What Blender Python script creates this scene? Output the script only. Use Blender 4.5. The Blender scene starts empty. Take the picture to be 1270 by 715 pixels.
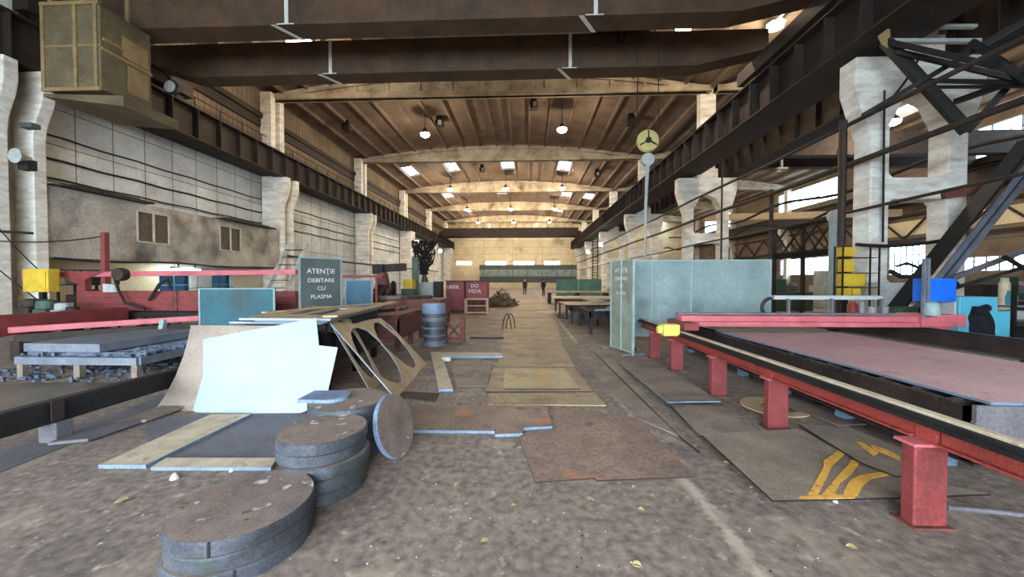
import bpy, bmesh, math, random
from mathutils import Vector, Matrix
from mathutils.geometry import tessellate_polygon
R = random.Random(7)
sc = bpy.context.scene
col = sc.collection
PI = math.pi

# ------------------------------------------------------------------ camera
F, VX, VY, EYE = 455.0, 654.0, 348.0, 1.6
yaw = math.atan((VX - 635) / F)
pit = math.atan((357.5 - VY) * math.cos(yaw) / F)
cam = bpy.data.cameras.new('camera'); cam_o = bpy.data.objects.new('camera', cam); col.objects.link(cam_o)
cam.sensor_width = 36; cam.lens = F / 1270 * 36; cam.clip_end = 400; cam.clip_start = .05
cam_o.location = (0, 0, EYE); cam_o.rotation_euler = (PI / 2 - pit, 0, yaw)
sc.camera = cam_o

def ray(px, py):
    x = (px - 635) / F; y = -(py - 357.5) / F
    Z = y * math.cos(pit) - math.sin(pit); Y = math.cos(pit) + y * math.sin(pit)
    return Vector((x * math.cos(yaw) - Y * math.sin(yaw), x * math.sin(yaw) + Y * math.cos(yaw), Z))
def G(px, py, z=0.0):                      # world point at height z
    d = ray(px, py); t = (z - EYE) / d.z
    return Vector((d.x * t, d.y * t, z))
def AY(px, py, Y):                         # world point on the plane y = Y
    d = ray(px, py); t = Y / d.y
    return Vector((d.x * t, Y, EYE + d.z * t))
def AX(px, py, X):
    d = ray(px, py); t = X / d.x
    return Vector((X, d.y * t, EYE + d.z * t))
def APL(px, py, p0, n):
    d = ray(px, py); o = Vector((0, 0, EYE)); t = (p0 - o).dot(n) / d.dot(n)
    return o + d * t

# ------------------------------------------------------------------ materials
def lin(c):
    return tuple(((v / 255) / 12.92 if v / 255 <= .04045 else ((v / 255 + .055) / 1.055) ** 2.4) for v in c[:3]) + (1,)
MATS = {}
def mat(name, c1, c2=None, scale=2.0, rough=.7, metal=0., bump=.15, fine=.35, spots=None, stretch=None, spec=.4):
    """worn painted / bare surface: two tones by noise, a fine grain, optional stains"""
    if name in MATS: return MATS[name]
    m = bpy.data.materials.new(name); m.use_nodes = True; N = m.node_tree.nodes; L = m.node_tree.links
    b = N['Principled BSDF']; b.inputs['Roughness'].default_value = rough; b.inputs['Metallic'].default_value = metal
    b.inputs['Specular IOR Level'].default_value = spec
    geo = N.new('ShaderNodeNewGeometry'); src = geo.outputs['Position']
    if stretch:
        mp = N.new('ShaderNodeMapping'); mp.inputs['Scale'].default_value = stretch
        L.new(src, mp.inputs[0]); src = mp.outputs[0]
    n1 = N.new('ShaderNodeTexNoise'); n1.inputs['Scale'].default_value = scale; n1.inputs['Detail'].default_value = 6
    n1.inputs['Roughness'].default_value = .65; L.new(src, n1.inputs['Vector'])
    r1 = N.new('ShaderNodeValToRGB'); r1.color_ramp.elements[0].position = .34; r1.color_ramp.elements[1].position = .66
    r1.color_ramp.elements[0].color = lin(c1); r1.color_ramp.elements[1].color = lin(c2 or c1)
    L.new(n1.outputs[0], r1.inputs[0]); out = r1.outputs[0]
    n2 = N.new('ShaderNodeTexNoise'); n2.inputs['Scale'].default_value = scale * 17; n2.inputs['Detail'].default_value = 3
    L.new(src, n2.inputs['Vector'])
    mr = N.new('ShaderNodeMapRange'); mr.inputs[1].default_value = .3; mr.inputs[2].default_value = .7
    mr.inputs[3].default_value = 1 - fine; mr.inputs[4].default_value = 1 + fine * .6
    L.new(n2.outputs[0], mr.inputs[0])
    mx = N.new('ShaderNodeMix'); mx.data_type = 'RGBA'; mx.blend_type = 'MULTIPLY'; mx.inputs[0].default_value = 1
    L.new(out, mx.inputs[6]); L.new(mr.outputs[0], mx.inputs[7]); out = mx.outputs[2]
    if spots:
        for (sc_c, s_scale, lo, hi) in (spots if isinstance(spots, list) else [spots]):
            n3 = N.new('ShaderNodeTexNoise'); n3.inputs['Scale'].default_value = s_scale; n3.inputs['Detail'].default_value = 5
            L.new(src, n3.inputs['Vector'])
            m3 = N.new('ShaderNodeMapRange'); m3.inputs[1].default_value = lo; m3.inputs[2].default_value = hi
            L.new(n3.outputs[0], m3.inputs[0])
            x3 = N.new('ShaderNodeMix'); x3.data_type = 'RGBA'; L.new(m3.outputs[0], x3.inputs[0])
            L.new(out, x3.inputs[6]); x3.inputs[7].default_value = lin(sc_c); out = x3.outputs[2]
    L.new(out, b.inputs['Base Color'])
    if bump:
        bp = N.new('ShaderNodeBump'); bp.inputs['Strength'].default_value = bump; bp.inputs['Distance'].default_value = .01
        L.new(n2.outputs[0], bp.inputs['Height']); L.new(bp.outputs[0], b.inputs['Normal'])
    MATS[name] = m; return m
def glow(name, c, s):
    if name in MATS: return MATS[name]
    m = bpy.data.materials.new(name); m.use_nodes = True; N = m.node_tree.nodes
    b = N['Principled BSDF']; b.inputs['Emission Color'].default_value = c + (1,); b.inputs['Emission Strength'].default_value = s
    b.inputs['Base Color'].default_value = (.8, .8, .8, 1)
    nz = N.new('ShaderNodeTexNoise'); nz.inputs['Scale'].default_value = 8
    MATS[name] = m; return m
def glass(name, tint=(.85, .92, .95), frost=.25):
    if name in MATS: return MATS[name]
    m = bpy.data.materials.new(name); m.use_nodes = True; N = m.node_tree.nodes; L = m.node_tree.links
    for n in list(N): N.remove(n)
    o = N.new('ShaderNodeOutputMaterial'); t = N.new('ShaderNodeBsdfTransparent'); t.inputs[0].default_value = tint + (1,)
    d = N.new('ShaderNodeBsdfTranslucent'); d.inputs[0].default_value = (.8, .85, .88, 1)
    mx = N.new('ShaderNodeMixShader'); nz = N.new('ShaderNodeTexNoise'); nz.inputs['Scale'].default_value = 1.5
    mr = N.new('ShaderNodeMapRange'); mr.inputs[3].default_value = 0; mr.inputs[4].default_value = frost * 2
    L.new(nz.outputs[0], mr.inputs[0]); L.new(mr.outputs[0], mx.inputs[0])
    L.new(t.outputs[0], mx.inputs[1]); L.new(d.outputs[0], mx.inputs[2]); L.new(mx.outputs[0], o.inputs[0])
    MATS[name] = m; return m

CONC = mat('white limewashed concrete', (205, 200, 186), (165, 155, 136), .9, .9, bump=.3, fine=.2, spots=[((92, 78, 62), .5, .58, .8)])
CONC_W = mat('limewashed concrete column', (236, 234, 224), (196, 184, 166), 1.1, .9, bump=.35, fine=.2, spots=[((120, 100, 80), .6, .6, .85)], stretch=(1, 1, 3.5))
ROOF = mat('sooty roof slab', (124, 106, 90), (94, 79, 66), .7, .9, bump=.2, fine=.2)
BEAMC = mat('roof beam concrete', (178, 166, 144), (128, 112, 92), .8, .9, bump=.2, fine=.25, spots=((70, 56, 44), .7, .56, .8))
GIRD = mat('dark sooty steel', (58, 46, 37), (36, 29, 24), 1.2, .75, .2, fine=.3)
CRANE = mat('brown crane paint', (88, 66, 47), (60, 46, 34), 1.0, .7, .1, fine=.3)
CABIN = mat('olive cabin panel', (112, 98, 72), (84, 72, 52), 1.5, .7, fine=.25)
CABINF = mat('tan cabin frame', (150, 126, 84), (120, 98, 64), 2, .7, fine=.25)
DARK = mat('black oily steel', (40, 37, 35), (24, 22, 21), 3, .65, .2, fine=.4)
DARKBR = mat('dark rusty steel', (68, 54, 46), (42, 34, 30), 3, .75, .2, fine=.4)
RUST = mat('rust brown paint', (120, 66, 54), (82, 50, 42), 3, .75, fine=.4, spots=((50, 40, 36), 4, .55, .7))
RED = mat('worn red paint', (140, 58, 56), (110, 48, 46), 3, .6, fine=.3, spots=((92, 48, 42), 5, .6, .75))
REDO = mat('orange red paint', (164, 66, 54), (134, 54, 46), 3, .6, fine=.3, spots=((70, 40, 34), 5, .62, .75))
PINK = mat('faded pink red paint', (196, 104, 108), (172, 84, 90), 3, .6, fine=.2, spots=((120, 66, 62), 5, .62, .78))
TEAL = mat('grey teal paint', (134, 148, 144), (112, 128, 126), 1.3, .6, fine=.15, spots=[((78, 92, 90), 1.1, .54, .76)])
TEALD = mat('deep teal paint', (32, 90, 98), (26, 76, 84), 1.5, .6, fine=.2, spots=((46, 62, 62), 1.4, .58, .72))
GREYG = mat('grey green paint', (78, 86, 80), (64, 72, 68), 2, .7, fine=.2)
OLIVEG = mat('weathered olive grey panel', (140, 146, 128), (118, 118, 98), 2, .7, fine=.2)
TEALE = mat('pale teal frame', (150, 168, 164), (126, 146, 144), 3, .6, fine=.2)
BLUEP = mat('slate blue paint', (78, 116, 134), (62, 96, 116), 2, .6, fine=.25)
YEL = mat('yellow paint', (216, 182, 52), (190, 154, 40), 3, .6, fine=.25)
SHEAVE = mat('dusty pale yellow paint', (196, 182, 116), (170, 154, 92), 3, .6, fine=.2)
YELP = mat('pale yellow paint', (226, 216, 104), (204, 190, 84), 3, .6, fine=.2)
STEELDISC = mat('mill scale steel top', (156, 136, 122), (120, 104, 98), 5, .6, .3, fine=.3, spots=[((214, 200, 186), 10, .63, .7), ((160, 108, 84), 3, .62, .8), ((84, 74, 70), 14, .66, .74)])
STEELEDGE = mat('flame cut steel edge', (98, 101, 108), (68, 68, 72), 4, .5, .45, fine=.35, spots=((66, 76, 66), 5, .56, .7))
PLATE = mat('dusty floor steel', (150, 132, 116), (116, 102, 90), 2.2, .75, .15, fine=.3, spots=[((76, 66, 60), 1.6, .56, .75)])
PLATEW = mat('warm trodden plate', (176, 152, 120), (140, 118, 92), 2, .75, .1, fine=.3, spots=[((110, 94, 78), 1.6, .56, .75)])
PLATER = mat('rust stained plate', (152, 126, 110), (118, 98, 88), 2, .7, .15, fine=.35, spots=[((188, 124, 72), 1.9, .6, .74), ((84, 72, 66), 3.5, .62, .75)])
PLATEY = mat('ochre stained plate', (186, 168, 130), (160, 140, 104), 2.6, .7, .1, fine=.25, spots=[((196, 150, 84), 2.2, .52, .7)])
TAN = mat('tan scaled steel', (190, 164, 128), (164, 138, 104), 4, .65, .1, fine=.25)
BROWNPL = mat('grey brown sheet', (170, 152, 136), (146, 130, 116), 3, .6, .15, fine=.2)
WHITESH = mat('pale galvanised sheet', (146, 158, 168), (136, 149, 160), 2, .5, .05, bump=.05, fine=.05)
BOARD = mat('beige flat bar', (204, 184, 156), (172, 152, 126), 5, .75, .0, fine=.25, spots=((120, 106, 92), 8, .62, .75))
GREYPL = mat('grey plate', (120, 114, 116), (96, 92, 94), 2.5, .65, .2, fine=.25)
BLUEGR = mat('blue grey steel and daylit edge', (132, 150, 172), (100, 116, 138), 3, .6, .2, fine=.3)  # on plate, bar and rim edges the daylight's blue is put into the colour
SLAB = mat('grey slab steel', (126, 130, 138), (98, 104, 112), 3, .6, .2, fine=.3)
SLAG = mat('blue grey slag', (110, 120, 136), (56, 64, 78), 9, .8, .1, fine=.5)
PINKPL = mat('primed pinkish plate', (208, 164, 160), (188, 146, 144), 2.2, .6, .1, fine=.15, spots=((92, 74, 72), 6, .67, .74))
WHITEP = mat('white paint mark', (214, 212, 204), (188, 184, 176), 6, .8, fine=.3)
GREYM = mat('light grey machine paint', (176, 178, 172), (150, 152, 148), 2, .6, fine=.2)
GREENM = mat('dark green machine paint', (70, 94, 78), (52, 72, 60), 3, .6, fine=.3)
GREENW = mat('far green panel', (84, 124, 108), (66, 102, 90), 1, .7, fine=.2)
BLUEBOX = mat('bright blue plastic', (28, 104, 214), (24, 90, 192), 3, .45, fine=.1)
CYAN = mat('cyan cabinet paint', (96, 186, 206), (80, 166, 188), 2, .55, fine=.12)
CLOTH = mat('black cloth', (30, 28, 38), (20, 19, 26), 8, .95, fine=.5, bump=.6)
CABLE = mat('black cable rubber', (36, 32, 30), (24, 22, 20), 6, .8, fine=.2)
PIPE = mat('sooty pipe', (64, 52, 44), (44, 36, 32), 5, .7, .2, fine=.3)
CREAM = mat('cream plaster', (214, 200, 168), (190, 174, 142), .6, .9, bump=.1, fine=.1, spots=((130, 108, 82), .5, .62, .85))
DIRTY = mat('stained plaster', (188, 180, 166), (140, 132, 122), .8, .9, bump=.3, fine=.25, spots=[((86, 80, 76), .55, .52, .68), ((150, 128, 100), 1.3, .6, .8)])
SHUT = mat('brown shutter', (112, 98, 80), (90, 78, 62), 6, .8, fine=.3)
ORANGE = mat('yellow floor paint', (240, 180, 74), (220, 160, 66), 14, .8, fine=.3, spots=((140, 118, 98), 16, .6, .68))
SKIN = mat('skin', (176, 128, 104), (160, 116, 94), 6, .6, fine=.1)
NAVY = mat('dark work clothes', (40, 40, 42), (28, 28, 30), 6, .9, fine=.3)
LEAF = mat('dry leaf', (190, 170, 116), (150, 126, 80), 30, .8, fine=.2)
STONE = mat('pale chip', (208, 204, 196), (170, 166, 158), 20, .9, fine=.2)
LAMPON = glow('lit lamp lens', (1, .86, .6), 60)
LAMPCOOL = glow('lit cool lamp lens', (.86, 1, .92), 40)
GLASS = glass('dusty glazing'); GLASSB = glass('bluish glazing', (.035, .06, .075), .02)

# ------------------------------------------------------------------ mesh helpers
class MB:
    def __init__(s): s.v = []; s.f = []; s.mi = []
    def add(s, vs, fs, mi=0):
        o = len(s.v); s.v += [Vector(v) for v in vs]; s.f += [tuple(i + o for i in f) for f in fs]; s.mi += [mi] * len(fs); return s
    def hexa(s, p, mi=0):                 # 8 points: bottom loop, top loop
        return s.add(p, [(3, 2, 1, 0), (4, 5, 6, 7), (0, 1, 5, 4), (1, 2, 6, 5), (2, 3, 7, 6), (3, 0, 4, 7)], mi)
    def box(s, x0, x1, y0, y1, z0, z1, mi=0):
        return s.hexa([(x0, y0, z0), (x1, y0, z0), (x1, y1, z0), (x0, y1, z0), (x0, y0, z1), (x1, y0, z1), (x1, y1, z1), (x0, y1, z1)], mi)
    def obox(s, M, sx, sy, sz, mi=0):     # centred box through matrix
        a, b, c = sx / 2, sy / 2, sz / 2
        return s.hexa([M @ Vector(q) for q in ((-a, -b, -c), (a, -b, -c), (a, b, -c), (-a, b, -c), (-a, -b, c), (a, -b, c), (a, b, c), (-a, b, c))], mi)
    def bar(s, p, q, w, h, up=(0, 0, 1), mi=0):
        p = Vector(p); q = Vector(q); d = (q - p).normalized(); up = Vector(up)
        if abs(d.dot(up)) > .98: up = Vector((0, 1, 0))
        x = d.cross(up).normalized(); u = x.cross(d).normalized()
        a = x * w / 2; b = u * h / 2
        return s.hexa([p - a - b, p + a - b, q + a - b, q - a - b, p - a + b, p + a + b, q + a + b, q - a + b], mi)
    def ibeam(s, p, q, w, h, t=.03, up=(0, 0, 1), mi=0):
        p = Vector(p); q = Vector(q); d = (q - p).normalized(); upv = Vector(up); x = d.cross(upv).normalized(); u = x.cross(d).normalized()
        s.bar(p + u * (h / 2 - t / 2), q + u * (h / 2 - t / 2), w, t, up, mi); s.bar(p - u * (h / 2 - t / 2), q - u * (h / 2 - t / 2), w, t, up, mi)
        return s.bar(p, q, t, h - 2 * t, up, mi)
    def tube(s, pts, r, n=8, mi=0, cap=True):
        pts = [Vector(p) for p in pts]; rs = r if isinstance(r, (list, tuple)) else [r] * len(pts)
        o = len(s.v); prev = None
        for i, p in enumerate(pts):
            d = (pts[min(i + 1, len(pts) - 1)] - pts[max(i - 1, 0)]).normalized()
            if prev is None:
                a = Vector((0, 0, 1)) if abs(d.z) < .9 else Vector((1, 0, 0)); x = d.cross(a).normalized()
            else:
                x = (prev - d * prev.dot(d)).normalized()
            prev = x; y = d.cross(x)
            for k in range(n):
                t = 2 * PI * k / n; s.v.append(p + (x * math.cos(t) + y * math.sin(t)) * rs[i])
        for i in range(len(pts) - 1):
            for k in range(n):
                a = o + i * n + k; b = o + i * n + (k + 1) % n; s.f.append((a, b, b + n, a + n)); s.mi.append(mi)
        if cap:
            s.f.append(tuple(o + k for k in range(n))[::-1]); s.f.append(tuple(o + (len(pts) - 1) * n + k for k in range(n))); s.mi += [mi, mi]
        return s
    def lathe(s, prof, M=Matrix(), n=32, mi=0):   # profile (r, z)
        o = len(s.v)
        for (r, z) in prof:
            for k in range(n):
                t = 2 * PI * k / n; s.v.append(M @ Vector((r * math.cos(t), r * math.sin(t), z)))
        for i in range(len(prof) - 1):
            for k in range(n):
                a = o + i * n + k; b = o + i * n + (k + 1) % n; s.f.append((a, b, b + n, a + n)); s.mi.append(mi)
        s.f.append(tuple(o + k for k in range(n))[::-1]); s.f.append(tuple(o + (len(prof) - 1) * n + k for k in range(n))); s.mi += [mi, mi]
        return s
    def plate(s, loops, M, t, mi=0, mi_edge=None):
        """flat plate of thickness t (down local -z) from an outline and hole loops in local xy"""
        if mi_edge is None: mi_edge = mi
        loops = [[Vector((p[0], p[1], 0)) for p in lp] for lp in loops]
        flat = [p for lp in loops for p in lp]; n = len(flat); o = len(s.v)
        s.v += [M @ p for p in flat] + [M @ (p + Vector((0, 0, -t))) for p in flat]
        for tri in tessellate_polygon(loops):
            a, b, c = tri
            if (flat[b] - flat[a]).cross(flat[c] - flat[a]).z < 0: a, c = c, a
            s.f += [(o + a, o + b, o + c), (o + n + c, o + n + b, o + n + a)]; s.mi += [mi, mi]
        k = 0
        for li, lp in enumerate(loops):
            area = sum(lp[i].x * lp[(i + 1) % len(lp)].y - lp[(i + 1) % len(lp)].x * lp[i].y for i in range(len(lp)))
            m = len(lp)
            for i in range(m):
                a = o + k + i; b = o + k + (i + 1) % m
                q = (a, a + n, b + n, b)
                if (area > 0) != (li == 0): q = q[::-1]
                s.f.append(q); s.mi.append(mi_edge)
            k += m
        return s
    def build(s, name, mats, parent=None, bevel=0, smooth=False, org=None):
        mats = mats if isinstance(mats, (list, tuple)) else [mats]
        me = bpy.data.meshes.new(name)
        if parent is not None:
            r = parent
            while r.parent: r = r.parent
            off = Vector(r.location)
        elif org is not None: off = Vector(org)
        else:
            xs = [v.x for v in s.v]; ys = [v.y for v in s.v]; zs = [v.z for v in s.v]
            off = Vector(((min(xs) + max(xs)) / 2, (min(ys) + max(ys)) / 2, min(zs)))
        me.from_pydata([v - off for v in s.v], [], s.f)
        for m in mats: me.materials.append(m)
        me.polygons.foreach_set('material_index', s.mi)
        if smooth: me.polygons.foreach_set('use_smooth', [True] * len(s.f))
        if me.validate(): print('INVALID', name)
        me.update()
        o = bpy.data.objects.new(name, me); col.objects.link(o)
        if parent is not None: o.parent = parent
        else: o.location = off
        if smooth and smooth != 'all':
            try: me.set_sharp_from_angle(angle=math.radians(40))
            except Exception: pass
        if bevel:
            b = o.modifiers.new('edge', 'BEVEL'); b.width = bevel; b.segments = 2; b.limit_method = 'ANGLE'
        return o
def tag(o, label, cat, group=None, kind=None):
    o['label'] = label; o['category'] = cat
    if group: o['group'] = group
    if kind: o['kind'] = kind
    return o
def empty(name, loc, label, cat, group=None, kind=None):
    o = bpy.data.objects.new(name, None); col.objects.link(o); o.location = loc; o.empty_display_size = .2
    return tag(o, label, cat, group, kind)
def struct(o, label=None):
    o['kind'] = 'structure'
    if label: o['label'] = label
    return o
def copy_tree(o, parent=None):
    c = o.copy(); col.objects.link(c)
    if parent is not None: c.parent = parent
    for ch in list(o.children): copy_tree(ch, c)
    return c
def text(body, size, M, m, parent, name='lettering', extrude=.002, align='CENTER'):
    cu = bpy.data.curves.new(name, 'FONT'); cu.body = body; cu.size = size; cu.extrude = extrude; cu.align_x = align; cu.align_y = 'CENTER'
    cu.materials.append(m); cu.resolution_u = 3
    t_ = bpy.data.objects.new(name, cu); col.objects.link(t_)
    me = bpy.data.meshes.new_from_object(t_.evaluated_get(bpy.context.evaluated_depsgraph_get()))
    bpy.data.objects.remove(t_); o = bpy.data.objects.new(name, me); col.objects.link(o); o.parent = parent
    r = parent
    while r.parent: r = r.parent
    M = M.copy(); M.translation = M.translation - Vector(r.location); me.transform(M)
    return o
def frame(o, x, y):                        # matrix from origin and two axes
    x = Vector(x).normalized(); z = x.cross(Vector(y)).normalized(); y = z.cross(x)
    M = Matrix((x, y, z)).transposed().to_4x4(); M.translation = Vector(o); return M
def circ(cx, cy, r, n=40, a0=0, a1=2 * PI, ry=None):
    ry = ry or r
    return [(cx + r * math.cos(a0 + (a1 - a0) * i / n), cy + ry * math.sin(a0 + (a1 - a0) * i / n)) for i in range(n)]
def grid_wall(mb, u0, u1, v0, v1, holes, put, mi=0):
    us = sorted({u0, u1, *[h[0] for h in holes], *[h[1] for h in holes]}); vs = sorted({v0, v1, *[h[2] for h in holes], *[h[3] for h in holes]})
    for a, b in zip(us, us[1:]):
        run = None
        for c, d in zip(vs, vs[1:]):
            hit = any(h[0] < (a + b) / 2 < h[1] and h[2] < (c + d) / 2 < h[3] for h in holes)
            if hit:
                if run: put(mb, a, b, run[0], run[1]); run = None
            else: run = (run[0], d) if run else (c, d)
        if run: put(mb, a, b, run[0], run[1])

# ------------------------------------------------------------------ world and light
w = bpy.data.worlds.new('world'); sc.world = w; w.use_nodes = True
bg = w.node_tree.nodes['Background']; bg.inputs[0].default_value = (.72, .86, 1, 1); bg.inputs[1].default_value = 18.0
sc.view_settings.view_transform = 'Standard'; sc.view_settings.look = 'None'; sc.view_settings.gamma = 1
sc.view_settings.exposure = 0.0; sc.view_settings.use_curve_mapping = False
sc.cycles.use_denoising = True; sc.cycles.max_bounces = 8; sc.cycles.diffuse_bounces = 5; sc.cycles.transparent_max_bounces = 6
sc.cycles.sample_clamp_indirect = 6
def portal(loc, rot, sx, sy):
    l = bpy.data.lights.new('daylight_portal', 'AREA'); l.shape = 'RECTANGLE'; l.size = sx; l.size_y = sy; l.cycles.is_portal = True
    o = bpy.data.objects.new('daylight_portal', l); col.objects.link(o); o.location = loc; o.rotation_euler = rot
def lamp(loc, power, c=(1, .84, .64), r=.25):
    l = bpy.data.lights.new('lamp_light', 'POINT'); l.energy = power; l.color = c; l.shadow_soft_size = r
    o = bpy.data.objects.new('lamp_light', l); col.objects.link(o); o.location = loc

# ------------------------------------------------------------------ setting
XL, XR, XF, YB, YE = -16.2, 10.75, 32.0, -7.0, 75.0
LY = [10.1 + 12.05 * k for k in range(6)]; RY = [10.6 + 11.9 * k for k in range(6)]
ZG0, ZG1, ZB = 7.9, 9.3, 12.7

def floor_mat():
    m = mat('worn workshop floor', (142, 124, 110), (114, 100, 90), .9, .8, bump=.45, fine=.45,
            spots=[((168, 150, 128), 1.9, .56, .8), ((92, 82, 78), .9, .6, .85), ((176, 160, 142), 9, .62, .74), ((204, 194, 180), 26, .66, .76), ((74, 66, 60), 44, .68, .8)])
    N = m.node_tree.nodes; L = m.node_tree.links; b = N['Principled BSDF']
    src = b.inputs['Base Color'].links[0].from_socket
    geo = N.new('ShaderNodeNewGeometry'); sx = N.new('ShaderNodeSeparateXYZ'); L.new(geo.outputs['Position'], sx.inputs[0])
    # worn pale line along the aisle
    s = N.new('ShaderNodeMath'); s.operation = 'SUBTRACT'; L.new(sx.outputs[0], s.inputs[0]); s.inputs[1].default_value = 1.27
    ab = N.new('ShaderNodeMath'); ab.operation = 'ABSOLUTE'; L.new(s.outputs[0], ab.inputs[0])
    nz = N.new('ShaderNodeTexNoise'); nz.inputs['Scale'].default_value = 4.5; nz.inputs['Detail'].default_value = 9; nz.inputs['Roughness'].default_value = .7; L.new(geo.outputs['Position'], nz.inputs['Vector'])
    ad = N.new('ShaderNodeMath'); ad.operation = 'MULTIPLY_ADD'; L.new(nz.outputs[0], ad.inputs[0]); ad.inputs[1].default_value = .36; L.new(ab.outputs[0], ad.inputs[2])
    mr = N.new('ShaderNodeMapRange'); mr.inputs[1].default_value = .19; mr.inputs[2].default_value = .25; mr.inputs[3].default_value = .6; mr.inputs[4].default_value = 0
    L.new(ad.outputs[0], mr.inputs[0])
    x = N.new('ShaderNodeMix'); x.data_type = 'RGBA'; L.new(mr.outputs[0], x.inputs[0]); L.new(src, x.inputs[6]); x.inputs[7].default_value = lin((196, 180, 156))
    # dust trodden into the far aisle
    L.new(x.outputs[2], b.inputs['Base Color'])
    return m
fl = MB().box(XL - 1, XF + 1, YB - 6, YE + 1, -.2, 0).build('floor', floor_mat()); struct(fl)

def panel_mat(name, c1, c2, bw, bh, joint=(84, 80, 76)):
    m = mat(name, c1, c2, .5, .85, bump=.1, fine=.12, spots=[((96, 88, 78), .35, .58, .82)])
    N = m.node_tree.nodes; L = m.node_tree.links; b = N['Principled BSDF']; src = b.inputs['Base Color'].links[0].from_socket
    geo = N.new('ShaderNodeNewGeometry'); sx = N.new('ShaderNodeSeparateXYZ'); L.new(geo.outputs['Position'], sx.inputs[0])
    ad = N.new('ShaderNodeMath'); L.new(sx.outputs[0], ad.inputs[0]); L.new(sx.outputs[1], ad.inputs[1])
    cb = N.new('ShaderNodeCombineXYZ'); L.new(ad.outputs[0], cb.inputs[0]); L.new(sx.outputs[2], cb.inputs[1])
    br = N.new('ShaderNodeTexBrick'); br.offset = 0; br.inputs['Scale'].default_value = 1; br.inputs['Brick Width'].default_value = bw; br.inputs['Row Height'].default_value = bh
    br.inputs['Mortar Size'].default_value = .02; br.inputs['Color1'].default_value = (1, 1, 1, 1); br.inputs['Color2'].default_value = (.86, .86, .86, 1)
    br.inputs['Mortar'].default_value = (.3, .28, .26, 1); L.new(cb.outputs[0], br.inputs['Vector'])
    mx = N.new('ShaderNodeMix'); mx.data_type = 'RGBA'; mx.blend_type = 'MULTIPLY'; mx.inputs[0].default_value = 1
    L.new(src, mx.inputs[6]); L.new(br.outputs[0], mx.inputs[7]); L.new(mx.outputs[2], b.inputs['Base Color'])
    return m
WALLP = panel_mat('grey white wall panels', (206, 210, 210), (176, 178, 174), 1.2, 1.25)
WALLU = panel_mat('brown upper cladding', (124, 106, 82), (96, 80, 62), .35, 3.4)
WALLF = panel_mat('cream far wall panels', (222, 206, 170), (196, 178, 144), 6, 1.4)
WALLR = panel_mat('sooty hall wall', (122, 108, 90), (88, 76, 64), 6, 1.5)

# left wall: pale panels to the crane girder, brown cladding over it, dark glazed strip high up
holesL = [(LY[k] + 1.0, LY[k] + 11.0, 11.0, 12.0) for k in range(-0, 6)]
mbw = MB(); grid_wall(mbw, YB, YE, 0, 9.0, [(15.5, 17.0, .75, 2.0), (18.2, 19.4, .75, 2.0)], lambda m, a, b, c, d: m.box(XL - .3, XL, a, b, c, d)); struct(mbw.build('wall_left', WALLP))
mbu = MB().box(XL - .3, XL, YB, YE, 9.0, 14.5); struct(mbu.build('wall_left', WALLU))
for k in range(6):                              # dark ledge strips
    o = MB().box(XL, XL + .25, LY[k] + .5, LY[k] + 11.6, 11.4, 11.7).box(XL, XL + .12, LY[k] + .5, LY[k] + 11.6, 10.9, 11.4).build('trim_1', GIRD); struct(o)
for i, (y0, y1) in enumerate(((15.5, 17.0), (18.2, 19.4))):
    fr = MB()
    for a in (y0, (y0 + y1) / 2, y1): fr.bar((XL - .1, a, .75), (XL - .1, a, 2.0), .06, .06)
    for z in (.75, 1.4, 2.0): fr.bar((XL - .1, y0, z), (XL - .1, y1, z), .06, .06)
    f = fr.build('window_%d' % (i + 1), BLUEP); struct(f)
    MB().box(XL - .12, XL - .1, y0, y1, .75, 2.0).build('pane', GLASSB, f)
    portal((XL - .2, (y0 + y1) / 2, 1.4), (0, -PI / 2, 0), 1.2, y1 - y0)
# annex against the left wall
AX0, AX1, AY0, AY1, AZ0, AZ1 = XL, -15.0, 10.75, 21.6, 2.35, 4.6
wins = [(13.55, 14.8), (17.35, 18.65)]
an = MB()
grid_wall(an, AY0, AY1, AZ0, AZ1, [(a, b, 3.12, 4.3) for a, b in wins], lambda m, a, b, c, d: m.box(AX1 - .15, AX1, a, b, c, d))
an.box(AX0, AX1 - .15, AY0, AY1, AZ0, AZ0 + .1).box(AX0, AX1 - .15, AY0, AY1, AZ1 - .1, AZ1).box(AX0, AX1 - .15, AY0, AY0 + .12, AZ0, AZ1).box(AX0, AX1 - .15, AY1 - .12, AY1, AZ0, AZ1)
anx = an.build('wall_left', DIRTY); struct(anx)
for i, (a, b) in enumerate(wins):
    f = MB()
    f.bar((AX1, a, 3.12), (AX1, a, 4.3), .05, .06).bar((AX1, b, 3.12), (AX1, b, 4.3), .05, .06).bar((AX1, (a + b) / 2, 3.12), (AX1, (a + b) / 2, 4.3), .07, .05)
    f.bar((AX1, a, 3.12), (AX1, b, 3.12), .05, .05).bar((AX1, a, 4.3), (AX1, b, 4.3), .05, .05)
    f = f.build('window_%d' % (i + 3), CONC); struct(f)
    s = MB().box(AX1 - .1, AX1 - .06, a, b, 3.12, 4.3)
    for z in range(11): s.bar((AX1 - .055, a, 3.17 + z * .107), (AX1 - .055, b, 3.17 + z * .107), .02, .05)
    s.build('shutter', SHUT, f)
lower = MB().box(XL, XL + .04, 10.75, 22, 0, .6).box(XL, XL + .04, 10.75, 15.3, .6, 2.3).box(XL, XL + .04, 19.6, 22, .6, 2.3).build('baseboard_left', CREAM); struct(lower)
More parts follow.
